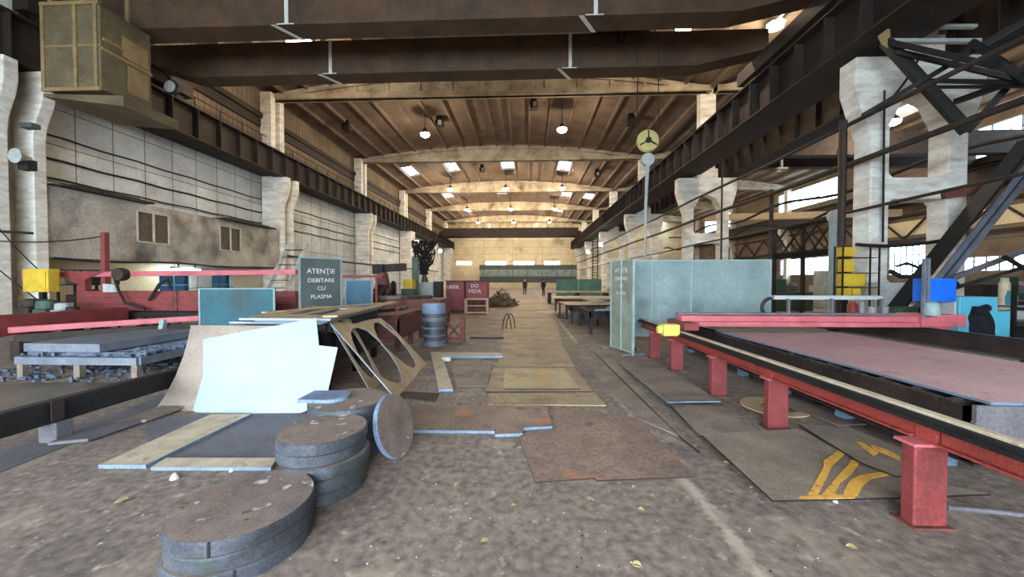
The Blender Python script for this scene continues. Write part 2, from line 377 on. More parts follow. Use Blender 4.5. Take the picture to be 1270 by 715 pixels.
for i, (y0, y1, z) in enumerate(((11.05, 13.9, 4.605), (17.3, 20.9, 4.605))):
    tag(MB().box(AX0 + .1, AX1 + .35, y0, y1, z, z + .07).box(AX0 + .2, AX1 + .3, y0 + .3, y1 - .5, z + .07, z + .12).build('plank_ledge', DARKBR),
        ['dark boards on the annex roof nearest the camera', 'dark boards on the annex roof beyond the larger shuttered window'][i], 'ledge', 'boards on the annex roof')

# far wall
hf = [(-14.6, -11.4, 4.9, 5.6), (-8.6, -4.2, 4.9, 5.6), (-2.9, 1.4, 4.9, 5.6), (3.4, 6.6, 4.9, 5.6)]
mbf = MB(); grid_wall(mbf, XL - .3, XF, 0, 14.6, hf, lambda m, a, b, c, d: m.box(a, b, YE, YE + .3, c, d)); struct(mbf.build('wall_far', WALLF))
for i, (a, b, c, d) in enumerate(hf):
    f = MB().box(a, b, YE - .05, YE + .1, c - .1, c).box(a, b, YE - .05, YE + .1, d, d + .1)
    n = 5
    for k in range(n + 1): f.bar((a + (b - a) * k / n, YE, c), (a + (b - a) * k / n, YE, d), .08, .08)
    f = f.build('window_%d' % (i + 5), GREYG); struct(f)
    MB().box(a, b, YE + .1, YE + .12, c, d).build('pane', GLASS, f)
    portal(((a + b) / 2, YE + .2, (c + d) / 2), (-PI / 2, 0, 0), b - a, d - c)
tr = MB().box(-9.8, 10.5, YE - .25, YE, 2.5, 3.9); struct(tr.build('trim_2', TEAL))
tr = MB()
for x in range(-9, 11, 3): tr.box(x - .06, x + .06, YE - .3, YE - .25, 2.5, 4.9)
tr.box(-9.8, 10.5, YE - .2, YE, 3.9, 4.85).box(-9.8, 10.5, YE - .2, YE, 1.2, 2.5); struct(tr.build('trim_3', GREYG))
struct(MB().box(-8.0, 3.2, YE - .3, YE - .02, -.0, 1.25).build('baseboard_far', CREAM))

# right hall wall with two window bands
hr = []
hr = [(17.5, 28.5, 10.2, 12.4), (39.5, 48.5, 10.2, 12.4), (40.0, 48.0, 2.3, 4.2), (30.5, 34.0, 2.1, 4.6), (23.5, 28.5, 2.3, 3.3), (58, 68, 10.2, 12.4)]
mbr = MB(); grid_wall(mbr, YB, YE, 0, 14.6, hr, lambda m, a, b, c, d: m.box(XF, XF + .3, a, b, c, d)); struct(mbr.build('wall_right', WALLR))
for i, (a, b, c, d) in enumerate(hr):
    f = MB(); n = 7
    for k in range(n + 1): f.bar((XF + .1, a + (b - a) * k / n, c), (XF + .1, a + (b - a) * k / n, d), .06, .07)
    for k in range(4): f.bar((XF + .1, a, c + (d - c) * k / 3), (XF + .1, b, c + (d - c) * k / 3), .06, .06)
    f = f.build('window_%d' % (i + 9), GREYG); struct(f)
    MB().box(XF + .15, XF + .17, a, b, c, d).build('pane', GLASS, f)
    portal((XF + .3, (a + b) / 2, (c + d) / 2), (0, PI / 2, 0), d - c, b - a)
# wall behind the camera with the open gate
mbb = MB(); grid_wall(mbb, XL - .3, XF, 0, 14.6, [(-14.5, 5.0, 0, 7.5)], lambda m, a, b, c, d: m.box(a, b, YB - .3, YB, c, d)); struct(mbb.build('wall_back', WALLR))
portal((-4.75, YB - .15, 3.75), (PI / 2, 0, PI), 19.5, 7.5)

# roof: shallow arched ribbed slabs with skylight openings
def zroof(x, c, h): return 14.25 - 1.15 * ((x - c) / h) ** 2
CX, HX = (XL + XR) / 2, (XR - XL) / 2
NS = 18
sky_open = {(2, 2), (2, 5), (2, 9), (2, 13), (3, 3), (3, 8), (3, 16), (3, 14), (4, 4), (4, 8), (4, 14), (5, 5), (5, 12)}
def roof(x0, x1, n, opens, ys, nm):
    c = (x0 + x1) / 2; h = (x1 - x0) / 2; mb = MB(); wx = (x1 - x0) / n
    for b in range(len(ys) - 1):
        y0, y1 = ys[b], ys[b + 1]
        for i in range(n):
            a = x0 + i * wx; e = a + wx; za, ze = zroof(a, c, h), zroof(e, c, h)
            segs = [(y0, y1)]
            if (b - 1, i) in opens:
                ym = y0 + (y1 - y0) * .5; segs = [(y0, ym - 1.7), (ym + 1.7, y1)]
            for s0, s1 in segs:
                mb.hexa([(a, s0, za), (e, s0, ze), (e, s1, ze), (a, s1, za), (a, s0, za + .18), (e, s0, ze + .18), (e, s1, ze + .18), (a, s1, za + .18)])
            mb.box(a - .07, a + .07, y0, y1, za - .28, za)
    return struct(mb.build(nm, ROOF))
YS = [YB - .3] + [y for y in LY] + [YE + .3]
roof(XL - .3, XR, NS, sky_open, YS, 'ceiling')
roof(XR, XF + .3, 14, {(b, i) for b in range(6) for i in (3, 10)}, YS, 'ceiling')
for n, (b, i) in enumerate(sorted(sky_open)):
    wx = (XR - XL + .3) / NS; a = XL - .3 + i * wx; ym = (YS[b + 1] + YS[b + 2]) / 2; c = (XL - .3 + XR) / 2; h = (XR - XL + .3) / 2
    z = (zroof(a, c, h) + zroof(a + wx, c, h)) / 2 + .2
    f = MB()
    for k in range(5): f.bar((a, ym - 1.7 + k * .85, z), (a + wx, ym - 1.7 + k * .85, z), .07, .07)
    for k in range(3): f.bar((a + k * wx / 2, ym - 1.7, z), (a + k * wx / 2, ym + 1.7, z), .07, .07)
    f = f.build('window_%d' % (n + 23), BEAMC); struct(f)
    MB().box(a, a + wx, ym - 1.7, ym + 1.7, z + .06, z + .08).build('pane', GLASS, f)
    portal((a + wx / 2, ym, z + .12), (0, 0, 0), wx, 3.4)

# roof beams (arched girders of the main hall, straight look-alikes in the side hall)
def roof_beam(x0, x1, y, label, thick=.5):
    c = (x0 + x1) / 2; h = (x1 - x0) / 2; n = 14; web = MB()
    pts = [x0 + (x1 - x0) * i / n for i in range(n + 1)]
    for a, b in zip(pts, pts[1:]):
        za = zroof(a, c, h) - .15; zb = zroof(b, c, h) - .15
        web.hexa([(a, y - .1, ZB), (b, y - .1, ZB), (b, y + .1, ZB), (a, y + .1, ZB), (a, y - .1, za), (b, y - .1, zb), (b, y + .1, zb), (a, y + .1, za)])
        web.hexa([(a, y - .25, za - .28), (b, y - .25, zb - .28), (b, y + .25, zb - .28), (a, y + .25, za - .28), (a, y - .25, za), (b, y - .25, zb), (b, y + .25, zb), (a, y + .25, za)])
    for i in range(1, n): web.box(pts[i] - .09, pts[i] + .09, y - .2, y + .2, ZB + .2, zroof(pts[i], c, h) - .3)
    web.box(x0, x1, y - .27, y + .27, ZB, ZB + .32)
    o = web.build('roof_beam', BEAMC); tag(o, label, 'beam', 'arched roof beams', 'structure'); return o
ordn = ['first', 'second', 'third', 'fourth', 'fifth', 'sixth']
for k in range(6):
    roof_beam(XL, XR, (LY[k] + RY[k]) / 2, '%s arched concrete roof beam from the camera over the main aisle' % ordn[k])
    roof_beam(XR + .3, XF, (LY[k] + RY[k]) / 2, '%s concrete roof beam from the camera over the side hall at right' % ordn[k])

# columns
def left_column(y, k):
    r = empty('concrete_column', (-15.5, y, 0), '%s white concrete column from the camera along the left wall' % ordn[k], 'column', 'columns along the left wall', 'structure')
    pr = [(-.62, 0), (.62, 0), (.62, 5.9), (.68, 6.3), (.92, 6.9), (1.0, 7.3), (1.0, 7.88), (-.62, 7.88)]
    M = frame((-15.5, y - .42, 0), (1, 0, 0), (0, 0, 1))
    MB().plate([pr], M, .32).plate([pr], frame((-15.5, y + .42, 0), (1, 0, 0), (0, 0, 1)), .32).build('shaft', CONC_W, r, bevel=.03)
    MB().box(-16.1, -15.5, y - .2, y + .9, 0.0, 7.8).build('web', CONC, r)
    MB().box(-16.15, -15.45, y - .45, y - .05, 7.88, 13.0).box(-16.15, -15.45, y + .35, y + .75, 7.88, 13.0).build('upper_shaft', CONC_W, r, bevel=.02)
    return r
for k in range(6): left_column(LY[k], k)
def right_column(y, k, xc=XR, hi=True):
    r = empty('concrete_column', (xc, y, 0), '%s two legged limewashed concrete column from the camera right of the aisle' % ordn[k], 'column', 'two legged columns right of the aisle', 'structure')
    out = [(-1.28, 0), (1.28, 0), (1.28, 5.6), (1.5, 6.2), (1.72, 6.9), (1.72, 7.75), (.62, 7.75), (.62, 8.3), (-.62, 8.3), (-.62, 7.75), (-1.72, 7.75), (-1.72, 6.9), (-1.5, 6.2), (-1.28, 5.6)]
    arch = [(-.78, 4.57), (-.68, 4.45), (.68, 4.45), (.78, 4.57), (.78, 5.9), (.45, 6.55), (0, 6.75), (-.45, 6.55), (-.78, 5.9)]
    def hole(z0, z1): return [(-.78, z0 + .12), (-.68, z0), (.68, z0), (.78, z0 + .12), (.78, z1 - .12), (.68, z1), (-.68, z1), (-.78, z1 - .12)]
    M = frame((xc, y, 0), (1, 0, 0), (0, 0, 1))
    MB().plate([out, arch, hole(1.55, 3.85), hole(.3, .95)], M, .55).build('shaft', CONC_W, r, bevel=.03)
    MB().box(xc - .45, xc + .45, y + .02, y + .53, 8.3, 13.0).build('upper_shaft', CONC_W, r, bevel=.02)
    return r
for k in range(6): right_column(RY[k], k)
# ------------------------------------------------------------------ crane runways
def runway(xw, x0, x1, plate0, plate1, ys, ye, label, side):
    r = empty('crane_runway', (xw, ys, ZG0), label, 'crane runway', None)
    m = MB().ibeam((xw, ys, (ZG0 + ZG1) / 2), (xw, ye, (ZG0 + ZG1) / 2), x1 - x0, ZG1 - ZG0, .05)
    m.box(min(plate0, plate1), max(plate0, plate1), ys, ye, ZG0 + .02, ZG0 + .07)
    m.build('girder', GIRD, r)
    y = 4.0; first = None
    while y < ye and xw < 20:
        if first is None: first = MB().box(xw - (x1 - x0) / 2 + .03, xw + (x1 - x0) / 2 - .03, y, y + .03, ZG0 + .05, ZG1 - .05).build('stiffener', GIRD, r)
        else: c_ = first.copy(); col.objects.link(c_); c_.parent = r; c_.location = (0, y - 4.0, 0)
        y += 1.2
    MB().box(xw - .06, xw + .06, ys, ye, ZG1, ZG1 + .14).build('rail', DARK, r)
    return r
runway(-15.0, -15.3, -14.7, -15.3, -16.1, YB, YE - 1, 'dark steel crane girder running along the left wall', -1)
runway(8.95, 8.6, 9.3, 9.3, 10.3, YB, YE - 1, 'dark steel crane girder on the columns right of the aisle', 1)
runway(XF - 1.0, 0, .6, XF - 1, XF - .2, YB, YE - 1, 'sooty crane girder along the windowed wall of the side hall', 1)
for x, nm, lab in ((-15.75, 0, 'thin walkway handrail above the crane girder on the left wall'), (9.75, 1, 'thin walkway handrail above the crane girder right of the aisle')):
    r = empty('handrail', (x, 8, ZG1), lab, 'handrail')
    MB().tube([(x, 8, 10.3), (x, 73, 10.3)], .025, 6).tube([(x, 8, 9.8), (x, 73, 9.8)], .02, 6).build('rail', DARKBR, r)
    y = 8.2
    for k in range(44):
        MB().box(x - .02, x + .02, y, y + .04, ZG1 - .0, 10.3).build('post', DARKBR, r); y += 1.45

# ------------------------------------------------------------------ overhead cranes
def crane_girder(r, y, x0, x1, w, z0, z1):
    m = MB(); n = [(x0, z0 + .55), (x0 + 1.6, z0), (x1 - 2.6, z0), (x1, z0 + .55)]
    for (a, za), (b, zb) in zip(n, n[1:]):
        m.hexa([(a, y, za), (b, y, zb), (b, y + w, zb), (a, y + w, za), (a, y, z1), (b, y, z1), (b, y + w, z1), (a, y + w, z1)])
    g = m.build('girder', CRANE, r, bevel=.02)
    return g
cr = empty('overhead_crane', (-3, 12.5, ZG1), 'brown twin girder overhead crane spanning the aisle nearest the camera', 'crane')
ga = crane_girder(cr, 11.35, -14.9, 8.9, .75, 9.62, 10.95)
gb = crane_girder(cr, 14.1, -14.9, 8.9, .75, 9.62, 10.9)
for g, y, spots_ in ((ga, 11.35, (-7.6, 2.0)), (gb, 14.1, (-7.7, 1.55))):
    for x in spots_:
        MB().box(x, x + .12, y - .012, y, 9.63, 10.9).box(x - .25, x + .3, y - .012, y, 9.62, 9.65).build('white_mark', WHITEP, g)
        mk = MB(); mk.hexa([(x - .45, y, 9.605), (x - .3, y, 9.605), (x + .2, y + .75, 9.605), (x + .05, y + .75, 9.605), (x - .45, y, 9.618), (x - .3, y, 9.618), (x + .2, y + .75, 9.618), (x + .05, y + .75, 9.618)])
        mk.build('white_mark', WHITEP, g)
for x in (-15.0, 8.95):
    et = MB().box(x - .25, x + .25, 10.4, 15.8, 9.62, 10.15).build('end_truck', GIRD, cr, bevel=.02)
    for y in (10.9, 15.3):
        M = Matrix.Translation((x, y, 9.72)) @ Matrix.Rotation(PI / 2, 4, 'Y')
        MB().lathe([(.3, -.08), (.3, .08)], M, 20).build('wheel', DARK, et)
# operator cabin slung under the left end
cb = MB(); x0, x1, y0, y1, z0, z1 = -13.8, -12.1, 10.05, 11.45, 7.05, 9.45
cabin = MB().box(x0, x1, y0, y1, z0, z1).build('operator_cabin', CABIN, cr, bevel=.02)
fr = MB()
for x in (x0, (x0 + x1) / 2 + .12, x1 - .12): fr.box(x - .05, x + .05, y0 - .04, y0, z0, z1)
for z in (z0, z1): fr.box(x0 - .05, x1, y0 - .05, y0, z - .05, z + .05)
fr.box(x0, x1, y0 - .02, y0, 8.25, 8.3)
fr.build('cabin_frame', CABINF, cabin)
gl = MB().box(x1, x1 + .02, y0 + .55, y1 - .1, 8.3, 8.9).box(x1, x1 + .02, y0 + .7, y1 - .1, 7.3, 8.1).build('cabin_panel', CABINF, cabin)
gl = MB().box(x1, x1 + .05, y0 + .05, y0 + .55, 8.45, 8.53).box(x1, x1 + .04, y0, y1, 8.16, 8.24).build('cabin_rail', CABINF, cabin)
MB().hexa([(x0 - .2, y0 + .1, z0 - .12), (x1 + .3, y0 + .3, z0 - .35), (x1 + .3, y1 + .6, z0 - .35), (x0 - .2, y1 + .6, z0 - .12), (x0 - .2, y0 + .1, z0 - .04), (x1 + .3, y0 + .3, z0 - .04), (x1 + .3, y1 + .6, z0 - .04), (x0 - .2, y1 + .6, z0 - .04)]).build('cabin_floor', CABIN, cabin)
for x in (x0 + .15, x0 + 1.1):
    for y in (y0 + .1, y1 - .1): MB().box(x - .06, x + .06, y - .06, y + .06, z1, 11.0).build('cabin_hanger', CABINF, cabin)
MB().box(x0 + .05, x0 + 1.2, y0 + .04, y0 + .16, 9.75, 9.9).build('cabin_crossbar', CABINF, cabin)
c = AY(212, 108, 12.3)
lp_ = MB().lathe([(.05, .2), (.2, .16), (.26, 0), (.24, -.03)], Matrix.Translation(c) @ Matrix.Rotation(PI / 2, 4, 'X') @ Matrix.Rotation(PI, 4, 'X'), 20).build('crane_floodlight', DARK, cr, smooth=True)
MB().lathe([(.2, -.01), (.2, .02)], Matrix.Translation(c + Vector((0, -.04, 0))) @ Matrix.Rotation(PI / 2, 4, 'X'), 18).build('lens', GREYM, lp_)
MB().bar(c + Vector((0, .1, .1)), c + Vector((-.6, .3, .9)), .05, .05).build('bracket', DARK, lp_)
# trolley, ropes and block
x = 3.95
tl = MB().box(2.4, 4.6, 11.7, 14.9, 10.95, 11.25).build('trolley', GIRD, cr)
MB().lathe([(.3, -.7), (.3, .7)], Matrix.Translation((3.5, 13.3, 11.6)) @ Matrix.Rotation(PI / 2, 4, 'Y'), 20).build('drum', DARK, tl)
c = AY(803, 175, 13.2); c2 = AY(803, 198, 13.2)
blk = MB().lathe([(.1, -.06), (.36, -.06), (.385, -.02), (.36, .02), (.385, .06), (.36, .1), (.1, .1)], Matrix.Translation(c) @ Matrix.Rotation(PI / 2, 4, 'X'), 32).build('sheave', SHEAVE, cr, smooth=True)
sp = MB()
for k in range(3):
    a = PI / 2 + k * 2 * PI / 3; sp.bar(c + Vector((0, -.12, 0)), c + Vector((.33 * math.cos(a), -.12, .33 * math.sin(a))), .04, .05, (0, 1, 0))
sp.lathe([(.1, .1), (.1, .16)], Matrix.Translation(c) @ Matrix.Rotation(PI / 2, 4, 'X'), 16).build('spokes', DARK, blk)
MB().lathe([(.1, -.08), (.22, -.08), (.22, .08), (.1, .08)], Matrix.Translation(c2) @ Matrix.Rotation(PI / 2, 4, 'X'), 24).lathe([(.06, .07), (.1, .1)], Matrix.Translation(c2) @ Matrix.Rotation(PI / 2, 4, 'X'), 12).build('hook_block', GREYM, cr, smooth=True)
MB().tube([c + Vector((-.36, 0, 0)), c + Vector((-.36, 0, 11 - c.z))], .016, 6).tube([c + Vector((.36, 0, 0)), c + Vector((.36, 0, 11 - c.z))], .016, 6).build('hoist_rope', DARK, cr)
e = AY(800, 318, 13.2)
MB().tube([c2 + Vector((0, 0, -.15)), (c2 + e) / 2 + Vector((-.02, 0, 0)), e], [.07, .05, .04], 8).build('hanging_rod', GREYM, cr)
MB().tube([AY(770, 45, 14.05) + Vector((.12 * math.sin(t), -.05, .3 * math.cos(t))) for t in [k * .6 for k in range(22)]], .03, 5).build('cable_bundle', DARK, cr)
# second crane at the end of the hall
cr2 = empty('overhead_crane', (-3, 66, ZG1), 'small looking dark overhead crane far down the hall before the end wall', 'crane')
for y in (64.5, 67.2):
    m = MB().box(-14.9, 8.9, y, y + .5, 9.5, 10.9)
    m.build('girder', DARKBR, cr2)
m = MB()
for k in range(17):
    xx = -14.7 + k * 1.4; m.bar((xx, 64.3, 10.9), (xx, 64.3, 11.9), .06, .06); m.bar((xx, 64.3, 10.9), (xx + .7, 64.3, 11.9), .05, .05)
m.bar((-14.9, 64.3, 11.9), (8.9, 64.3, 11.9), .08, .08).build('lattice_rail', DARKBR, cr2)
for xx in (-15.0, 8.95): MB().box(xx - .25, xx + .25, 63, 69, 9.55, 10.1).build('end_truck', GIRD, cr2)
# crane of the side hall
cr3 = empty('overhead_crane', (20, 25, ZG1), 'dark overhead crane bridge across the side hall behind the second right column', 'crane')
for y in (24, 26.5): MB().box(11.6, 30.6, y, y + .6, 9.5, 10.9).build('girder', DARKBR, cr3)
for xx in (12.0, 30.9): MB().box(xx - .25, xx + .25, 23, 28, 9.45, 9.95).build('end_truck', GIRD, cr3)
for xx in (13.5, 16, 19.5): MB().box(xx - .05, xx + .05, 23.9, 24, 8.7, 9.9).box(xx - .3, xx + .3, 23.8, 24.1, 8.6, 8.72).build('hanger', GREYM, cr3)
runway(12.3, 12.0, 12.6, 12.6, 13.2, YB, YE - 1, 'dark steel crane girder on the side hall face of the right columns', 1)
# lattice girder near the camera in the side hall
lt = empty('lattice_girder', AY(1100, 60, 9.7), 'dark lattice girder braced with crossed bars by the nearest right column', 'girder')
def P(px, py, Y): return AY(px, py, Y)
ch = MB()
for a, b, wd in (((1098, 51, 9.8), (1270, 90, 7.6), .12), ((1098, 51, 9.8), (1200, 163, 9.2), .2), ((1200, 163, 9.2), (1292, 60, 8.6), .13)):
    ch.bar(P(*a), P(*b), wd, wd)
ch.build('diagonal', DARK, lt)
ch = MB()
for a, b, wd in (((1070, 143, 9.9), (1290, 15, 8.6), .1), ((1112, 64, 9.6), (1290, 105, 8.2), .1), ((1150, 100, 9.6), (1290, 103, 8.2), .09), ((1160, 108, 9.6), (1290, 107, 8.2), .07), ((1205, 52, 9.0), (1275, 100, 8.2), .13), ((1185, 126, 9.5), (1280, 92, 8.2), .12)):
    ch.bar(P(*a), P(*b), wd, wd)
ch.build('brace', DARK, lt)
MB().bar(P(1098, 33, 9.8), P(1210, 33, 9.8), .1, .07).bar(P(1098, 51, 9.8), P(1215, 51, 9.8), .1, .09).build('pale_bar', GREYM, lt)
MB().hexa([P(1093, 55, 9.7), P(1105, 62, 9.7), P(1105, 62, 9.9), P(1093, 55, 9.9), P(1088, 45, 9.7), P(1104, 33, 9.7), P(1104, 33, 9.9), P(1088, 45, 9.9)]).build('gusset', CABINF, lt)
# leaning steel strut and grey brace bars
a, b = P(1120, 385, 9.6), P(1290, 170, 9.6)
st = empty('leaning_strut', (a.x, a.y, 0), 'big leaning grey steel channel crossing in front of the nearest right column', 'steel strut')
m = MB(); m.bar(a + Vector((-.12, .1, 0)), b + Vector((-.12, .1, 0)), .06, .42, (0, 1, 0)).build('shaded_web', DARK, st)  # side turned from the light: its shade is put into the dark colour
m = MB(); m.bar(a + Vector((.1, -.05, -.1)), b + Vector((.1, -.05, -.1)), .12, .05, (0, 1, 0)).bar(a + Vector((.27, -.05, -.18)), b + Vector((.27, -.05, -.18)), .12, .05, (0, 1, 0)).build('lit_flange', SLAB, st)  # front face made paler to carry the light that falls on it
m = MB().bar(a + Vector((.185, -.02, -.14)), b + Vector((.185, -.02, -.14)), .1, .03, (0, 1, 0)).build('slot', DARK, st)
MB().box(a.x - .25, a.x + .3, a.y - .02, a.y + .25, 0, a.z + .05).build('footing', DARK, st)
gb_ = empty('steel_brace', P(1165, 357, 8.9), 'thin grey steel brace bars sloping up to the right below the leaning strut', 'brace')
MB().bar(P(1150, 357, 9.3), P(1290, 303, 9.3), .07, .12).build('bar', GREYPL, gb_)
MB().bar(P(1150, 367, 9.3), P(1290, 325, 9.3), .05, .08).build('bar', DARKBR, gb_)
MB().bar(P(1245, 318, 8.9), P(1275, 335, 8.9), .05, .08).bar(P(1180, 345, 8.9), P(1190, 356, 8.9), .05, .08).build('strap', DARK, gb_)
tag(MB().bar(P(1170, 243, 10.5), P(1240, 228, 10.2), .16, .16).bar(P(1240, 228, 10.2), P(1300, 222, 9.9), .16, .16).build('rusty_pipe_support', RUST), 'rust brown bar jutting across the nearest right column at crossbar height', 'bar')
# pipes along the right columns, posts beside them
for i, (X, z, r_, lab) in enumerate(((8.9, 5.95, .06, 'dark pipe strung along the right columns just below their corbels'), (9.2, 4.95, .08, 'thicker dark pipe strung along the right columns under the upper one'), (9.25, 3.6, .04, 'lowest thin pipe strung along the right columns at crossbar height'))):
    tag(MB().tube([(X, 6.2, z)] + [(X, y, z - (.06 if k % 2 else 0)) for k, y in enumerate(range(8, 70, 6))], r_, 8).build('pipe', PIPE), lab, 'pipe')
for i, (px, Y, y0, lab, r_) in enumerate(((957, 15, 235, 'thin dark vertical pole rising behind the wide teal screen', .07), (1046, 10.4, 150, 'dark vertical pole just left of the nearest right column', .09), (896, 21.5, 190, 'slim dark conduit standing before the second right column', .05))):
    p = P(px, y0, Y); m = MB().tube([(p.x, Y, 0), (p.x, Y, p.z)], r_, 8)
    m.box(p.x - r_ * 1.8, p.x + r_ * 1.8, Y - r_ * 1.8, Y + r_ * 1.8, 0, .05)
    tag(m.build('pole', PIPE), lab, 'pole')
def sag(a, b, s, n=10):
    return [a.lerp(b, i / n) - Vector((0, 0, s * 4 * (i / n) * (1 - i / n))) for i in range(n + 1)]
for a, b, s, r_, lab in ((P(1062, 303, 10.3), P(1178, 296, 10.3), .1, .05, 'sagging black cable across the middle opening of the nearest right column'), (P(1178, 296, 10.2), P(1206, 250, 10.2), .1, .03, 'black cable climbing the right leg of the nearest right column'), (P(1097, 112, 10.45), P(1095, 300, 10.45), 0, .025, 'thin black cable running down the left leg of the nearest right column'), (P(1095, 130, 10.4), P(1140, 72, 10.0), .15, .03, 'curved black hose rising to the lattice girder')):
    tag(MB().tube(sag(a, b, s), r_, 6).build('cable', CABLE), lab, 'cable')
for a, b, s, r_, lab in ((P(-30, 285, 9.6), P(40, 289, 9.6), 0, .04, 'short dark bar across the nearest left column'), (P(-30, 296, 9.55), P(127, 293, 9.5), .12, .018, 'thin wire from the nearest left column to the red mast'), (P(-20, 260, 9.5), P(60, 345, 9.3), .1, .015, 'thin wire slanting down across the nearest left column'), (P(-20, 318, 9.4), P(70, 388, 8.9), .05, .015, 'lower thin wire slanting across the foot of the nearest left column')):
    tag(MB().tube(sag(a, b, s), r_, 6).build('cable', CABLE), lab, 'cable')
# cables along the left wall
for z, lab, r_ in ((6.55, 'topmost dark cable strung along the grey panels of the left wall', .03), (5.75, 'middle dark cable strung along the grey panels of the left wall', .04), (5.1, 'lowest dark cable strung above the annex on the left wall', .03)):
    tag(MB().tube([(XL + .035, 9.8 + k * 1.2, z - .04 * (k % 2)) for k in range(42)], r_, 6).build('cable', CABLE), lab, 'cable')
tag(MB().tube([(-14.7, 22.0 + k * 2, 3.12) for k in range(20)], .07, 8).build('pipe', PIPE), 'dark pipe along the left columns beyond the lettered screen', 'pipe')
tag(MB().tube([(-14.93, 11.0 + k * 1.0, 2.32 - .05 * math.sin(k * 1.2)) for k in range(11)], .04, 6).build('cable', CABLE), 'black cable sagging under the annex on the left wall', 'cable')
fl_ = empty('floodlight', P(37, 157, 9.6), 'small unlit floodlight bracketed to the nearest left column', 'floodlight')
c = P(37, 157, 9.6)
MB().box(c.x - .15, c.x + .2, c.y - .12, c.y + .1, c.z - .06, c.z + .08).build('housing', GREYG, fl_, bevel=.02); MB().bar(c, c + Vector((-.35, .2, .02)), .04, .04).build('bracket', DARK, fl_)
c = P(32, 196, 9.5); sk = empty('siren', c, 'grey horn siren on the nearest left column under the floodlight', 'siren')
MB().lathe([(.06, -.1), (.08, .05), (.2, .22)], Matrix.Translation(c) @ Matrix.Rotation(PI / 2, 4, 'X'), 16).build('horn', GREYM, sk); MB().box(c.x - .25, c.x + .05, c.y, c.y + .2, c.z - .3, c.z - .02).build('driver_box', DARK, sk)

# ------------------------------------------------------------------ lamps
def hang_lamp(x, y, z, zr, label, on=True, group='hanging roof lamps', m=None, tubes=1):
    r = empty('ceiling_lamp', (x, y, z), label, 'lamp', group)
    MB().tube([(x, y, z + .3), (x, y, zr)], .03, 6).build('stem', DARK, r)
    MB().lathe([(.1, .42), (.14, .3), (.32, .06), (.34, .0)], Matrix.Translation((x, y, z)), 20).build('housing', DARKBR, r, smooth=True)
    MB().lathe([(.34, .015), (.3, -.14), (.12, -.24)], Matrix.Translation((x, y, z)), 18).build('lens', (m or LAMPON) if on else GREYM, r, smooth=True)
    return r
def dz(x): return zroof(x, CX, HX) - .05
lm = []
c = AY(527, 166, 27.0); hang_lamp(c.x, c.y, c.z, dz(c.x), 'glowing lamp hanging left of the aisle in front of the second roof beam'); lm.append(c)
c = AY(697, 160, 26.0); hang_lamp(c.x, c.y, c.z, dz(c.x), 'glowing lamp hanging right of centre in front of the second roof beam'); lm.append(c)
c = AY(848, 33, 16.0); hang_lamp(c.x, c.y, c.z, dz(c.x), 'glowing lamp seen between the near crane girders towards the right'); lm.append(c)
c = AY(962, 30, 16.8); hang_lamp(c.x, c.y, c.z, dz(c.x), 'glowing lamp beside the right crane girder at the top of the picture'); lm.append(c)
c = AY(372, 53, 17.0)
r = empty('ceiling_lamp', c, 'glowing four part lamp seen between the near crane girders at left', 'lamp', 'hanging roof lamps')
MB().box(c.x - .65, c.x + .65, c.y - .2, c.y + .2, c.z + .04, c.z + .16).build('housing', DARKBR, r)
MB().tube([(c.x, c.y, c.z + .16), (c.x, c.y, dz(c.x))], .03, 6).build('stem', DARK, r)
for k in range(4): MB().box(c.x - .58 + k * .3, c.x - .34 + k * .3, c.y - .16, c.y + .16, c.z - .08, c.z + .04).build('lens', LAMPON, r, bevel=.02)
lm.append(c)
offs = [((430, 149), 27), ((545, 147), 28), ((662, 135), 25.5), ((782, 146), 27), ((598, 211), 40), ((740, 212), 40)]
words = ['leftmost of the row before the second roof beam', 'beside the lit lamp left of the aisle', 'by the lit lamp right of centre', 'above the yellow sheave', 'between skylights left of centre in the third bay', 'between skylights right of centre in the third bay']
for (p, Y), wd in zip(offs, words):
    c = AY(p[0], p[1], Y); r = empty('vent_box', c, 'dark square vent hanging from the roof, ' + wd, 'vent', 'roof vents')
    zt = dz(c.x) - .0; z0 = min(c.z, zt - .7)
    MB().box(c.x - .28, c.x + .28, c.y - .28, c.y + .28, zt - .75, zt - .3).box(c.x - .2, c.x + .2, c.y - .2, c.y + .2, zt - .3, zt).build('housing', DARK, r, bevel=.02)
    MB().box(c.x - .05, c.x + .22, c.y - .3, c.y - .28, zt - .7, zt - .35).build('flap', GREYM if wd[0] == 'b' else DARKBR, r)
for i, (px, py, Y, lab) in enumerate(((517, 300, 45.2, 'cool white floodlight on the fourth left column'), (546, 311, 57, 'cool white floodlight on the fifth left column'), (729, 312, 56.5, 'cool white floodlight on the fifth right column'), (745, 303, 46, 'cool white floodlight on the fourth right column'))):
    c = AY(px, py, Y); r = empty('floodlight', c, lab, 'floodlight', 'lit floodlights on columns')
    MB().box(c.x - .3, c.x + .3, c.y, c.y + .3, c.z - .3, c.z + .3).build('housing', GREYG, r, bevel=.03); MB().box(c.x - .22, c.x + .22, c.y - .03, c.y, c.z - .22, c.z + .22).build('lens', LAMPCOOL, r)
    MB().bar((c.x, c.y + .2, c.z), (c.x + (-.8 if c.x < 0 else .8), c.y + .6, c.z + .3), .08, .08).build('bracket', DARK, r)
for i, (px, py, Y, lab) in enumerate(((1108, 150, 22, 'lit lamp seen through the arch of the nearest right column'), (1034, 150, 30, 'lit lamp in the side hall left of the nearest right column'))):
    c = AY(px, py, Y); hang_lamp(c.x, c.y, c.z, zroof(c.x, (XR + XF) / 2, (XF - XR) / 2), lab, group='side hall lamps'); lm.append(c)
c = AY(219, 333, 15.0); c = Vector((-15.3, 15.9, 2.1))
r = empty('tube_lamp', c, 'lit tube lamp under the annex beside the dim blue window', 'lamp')
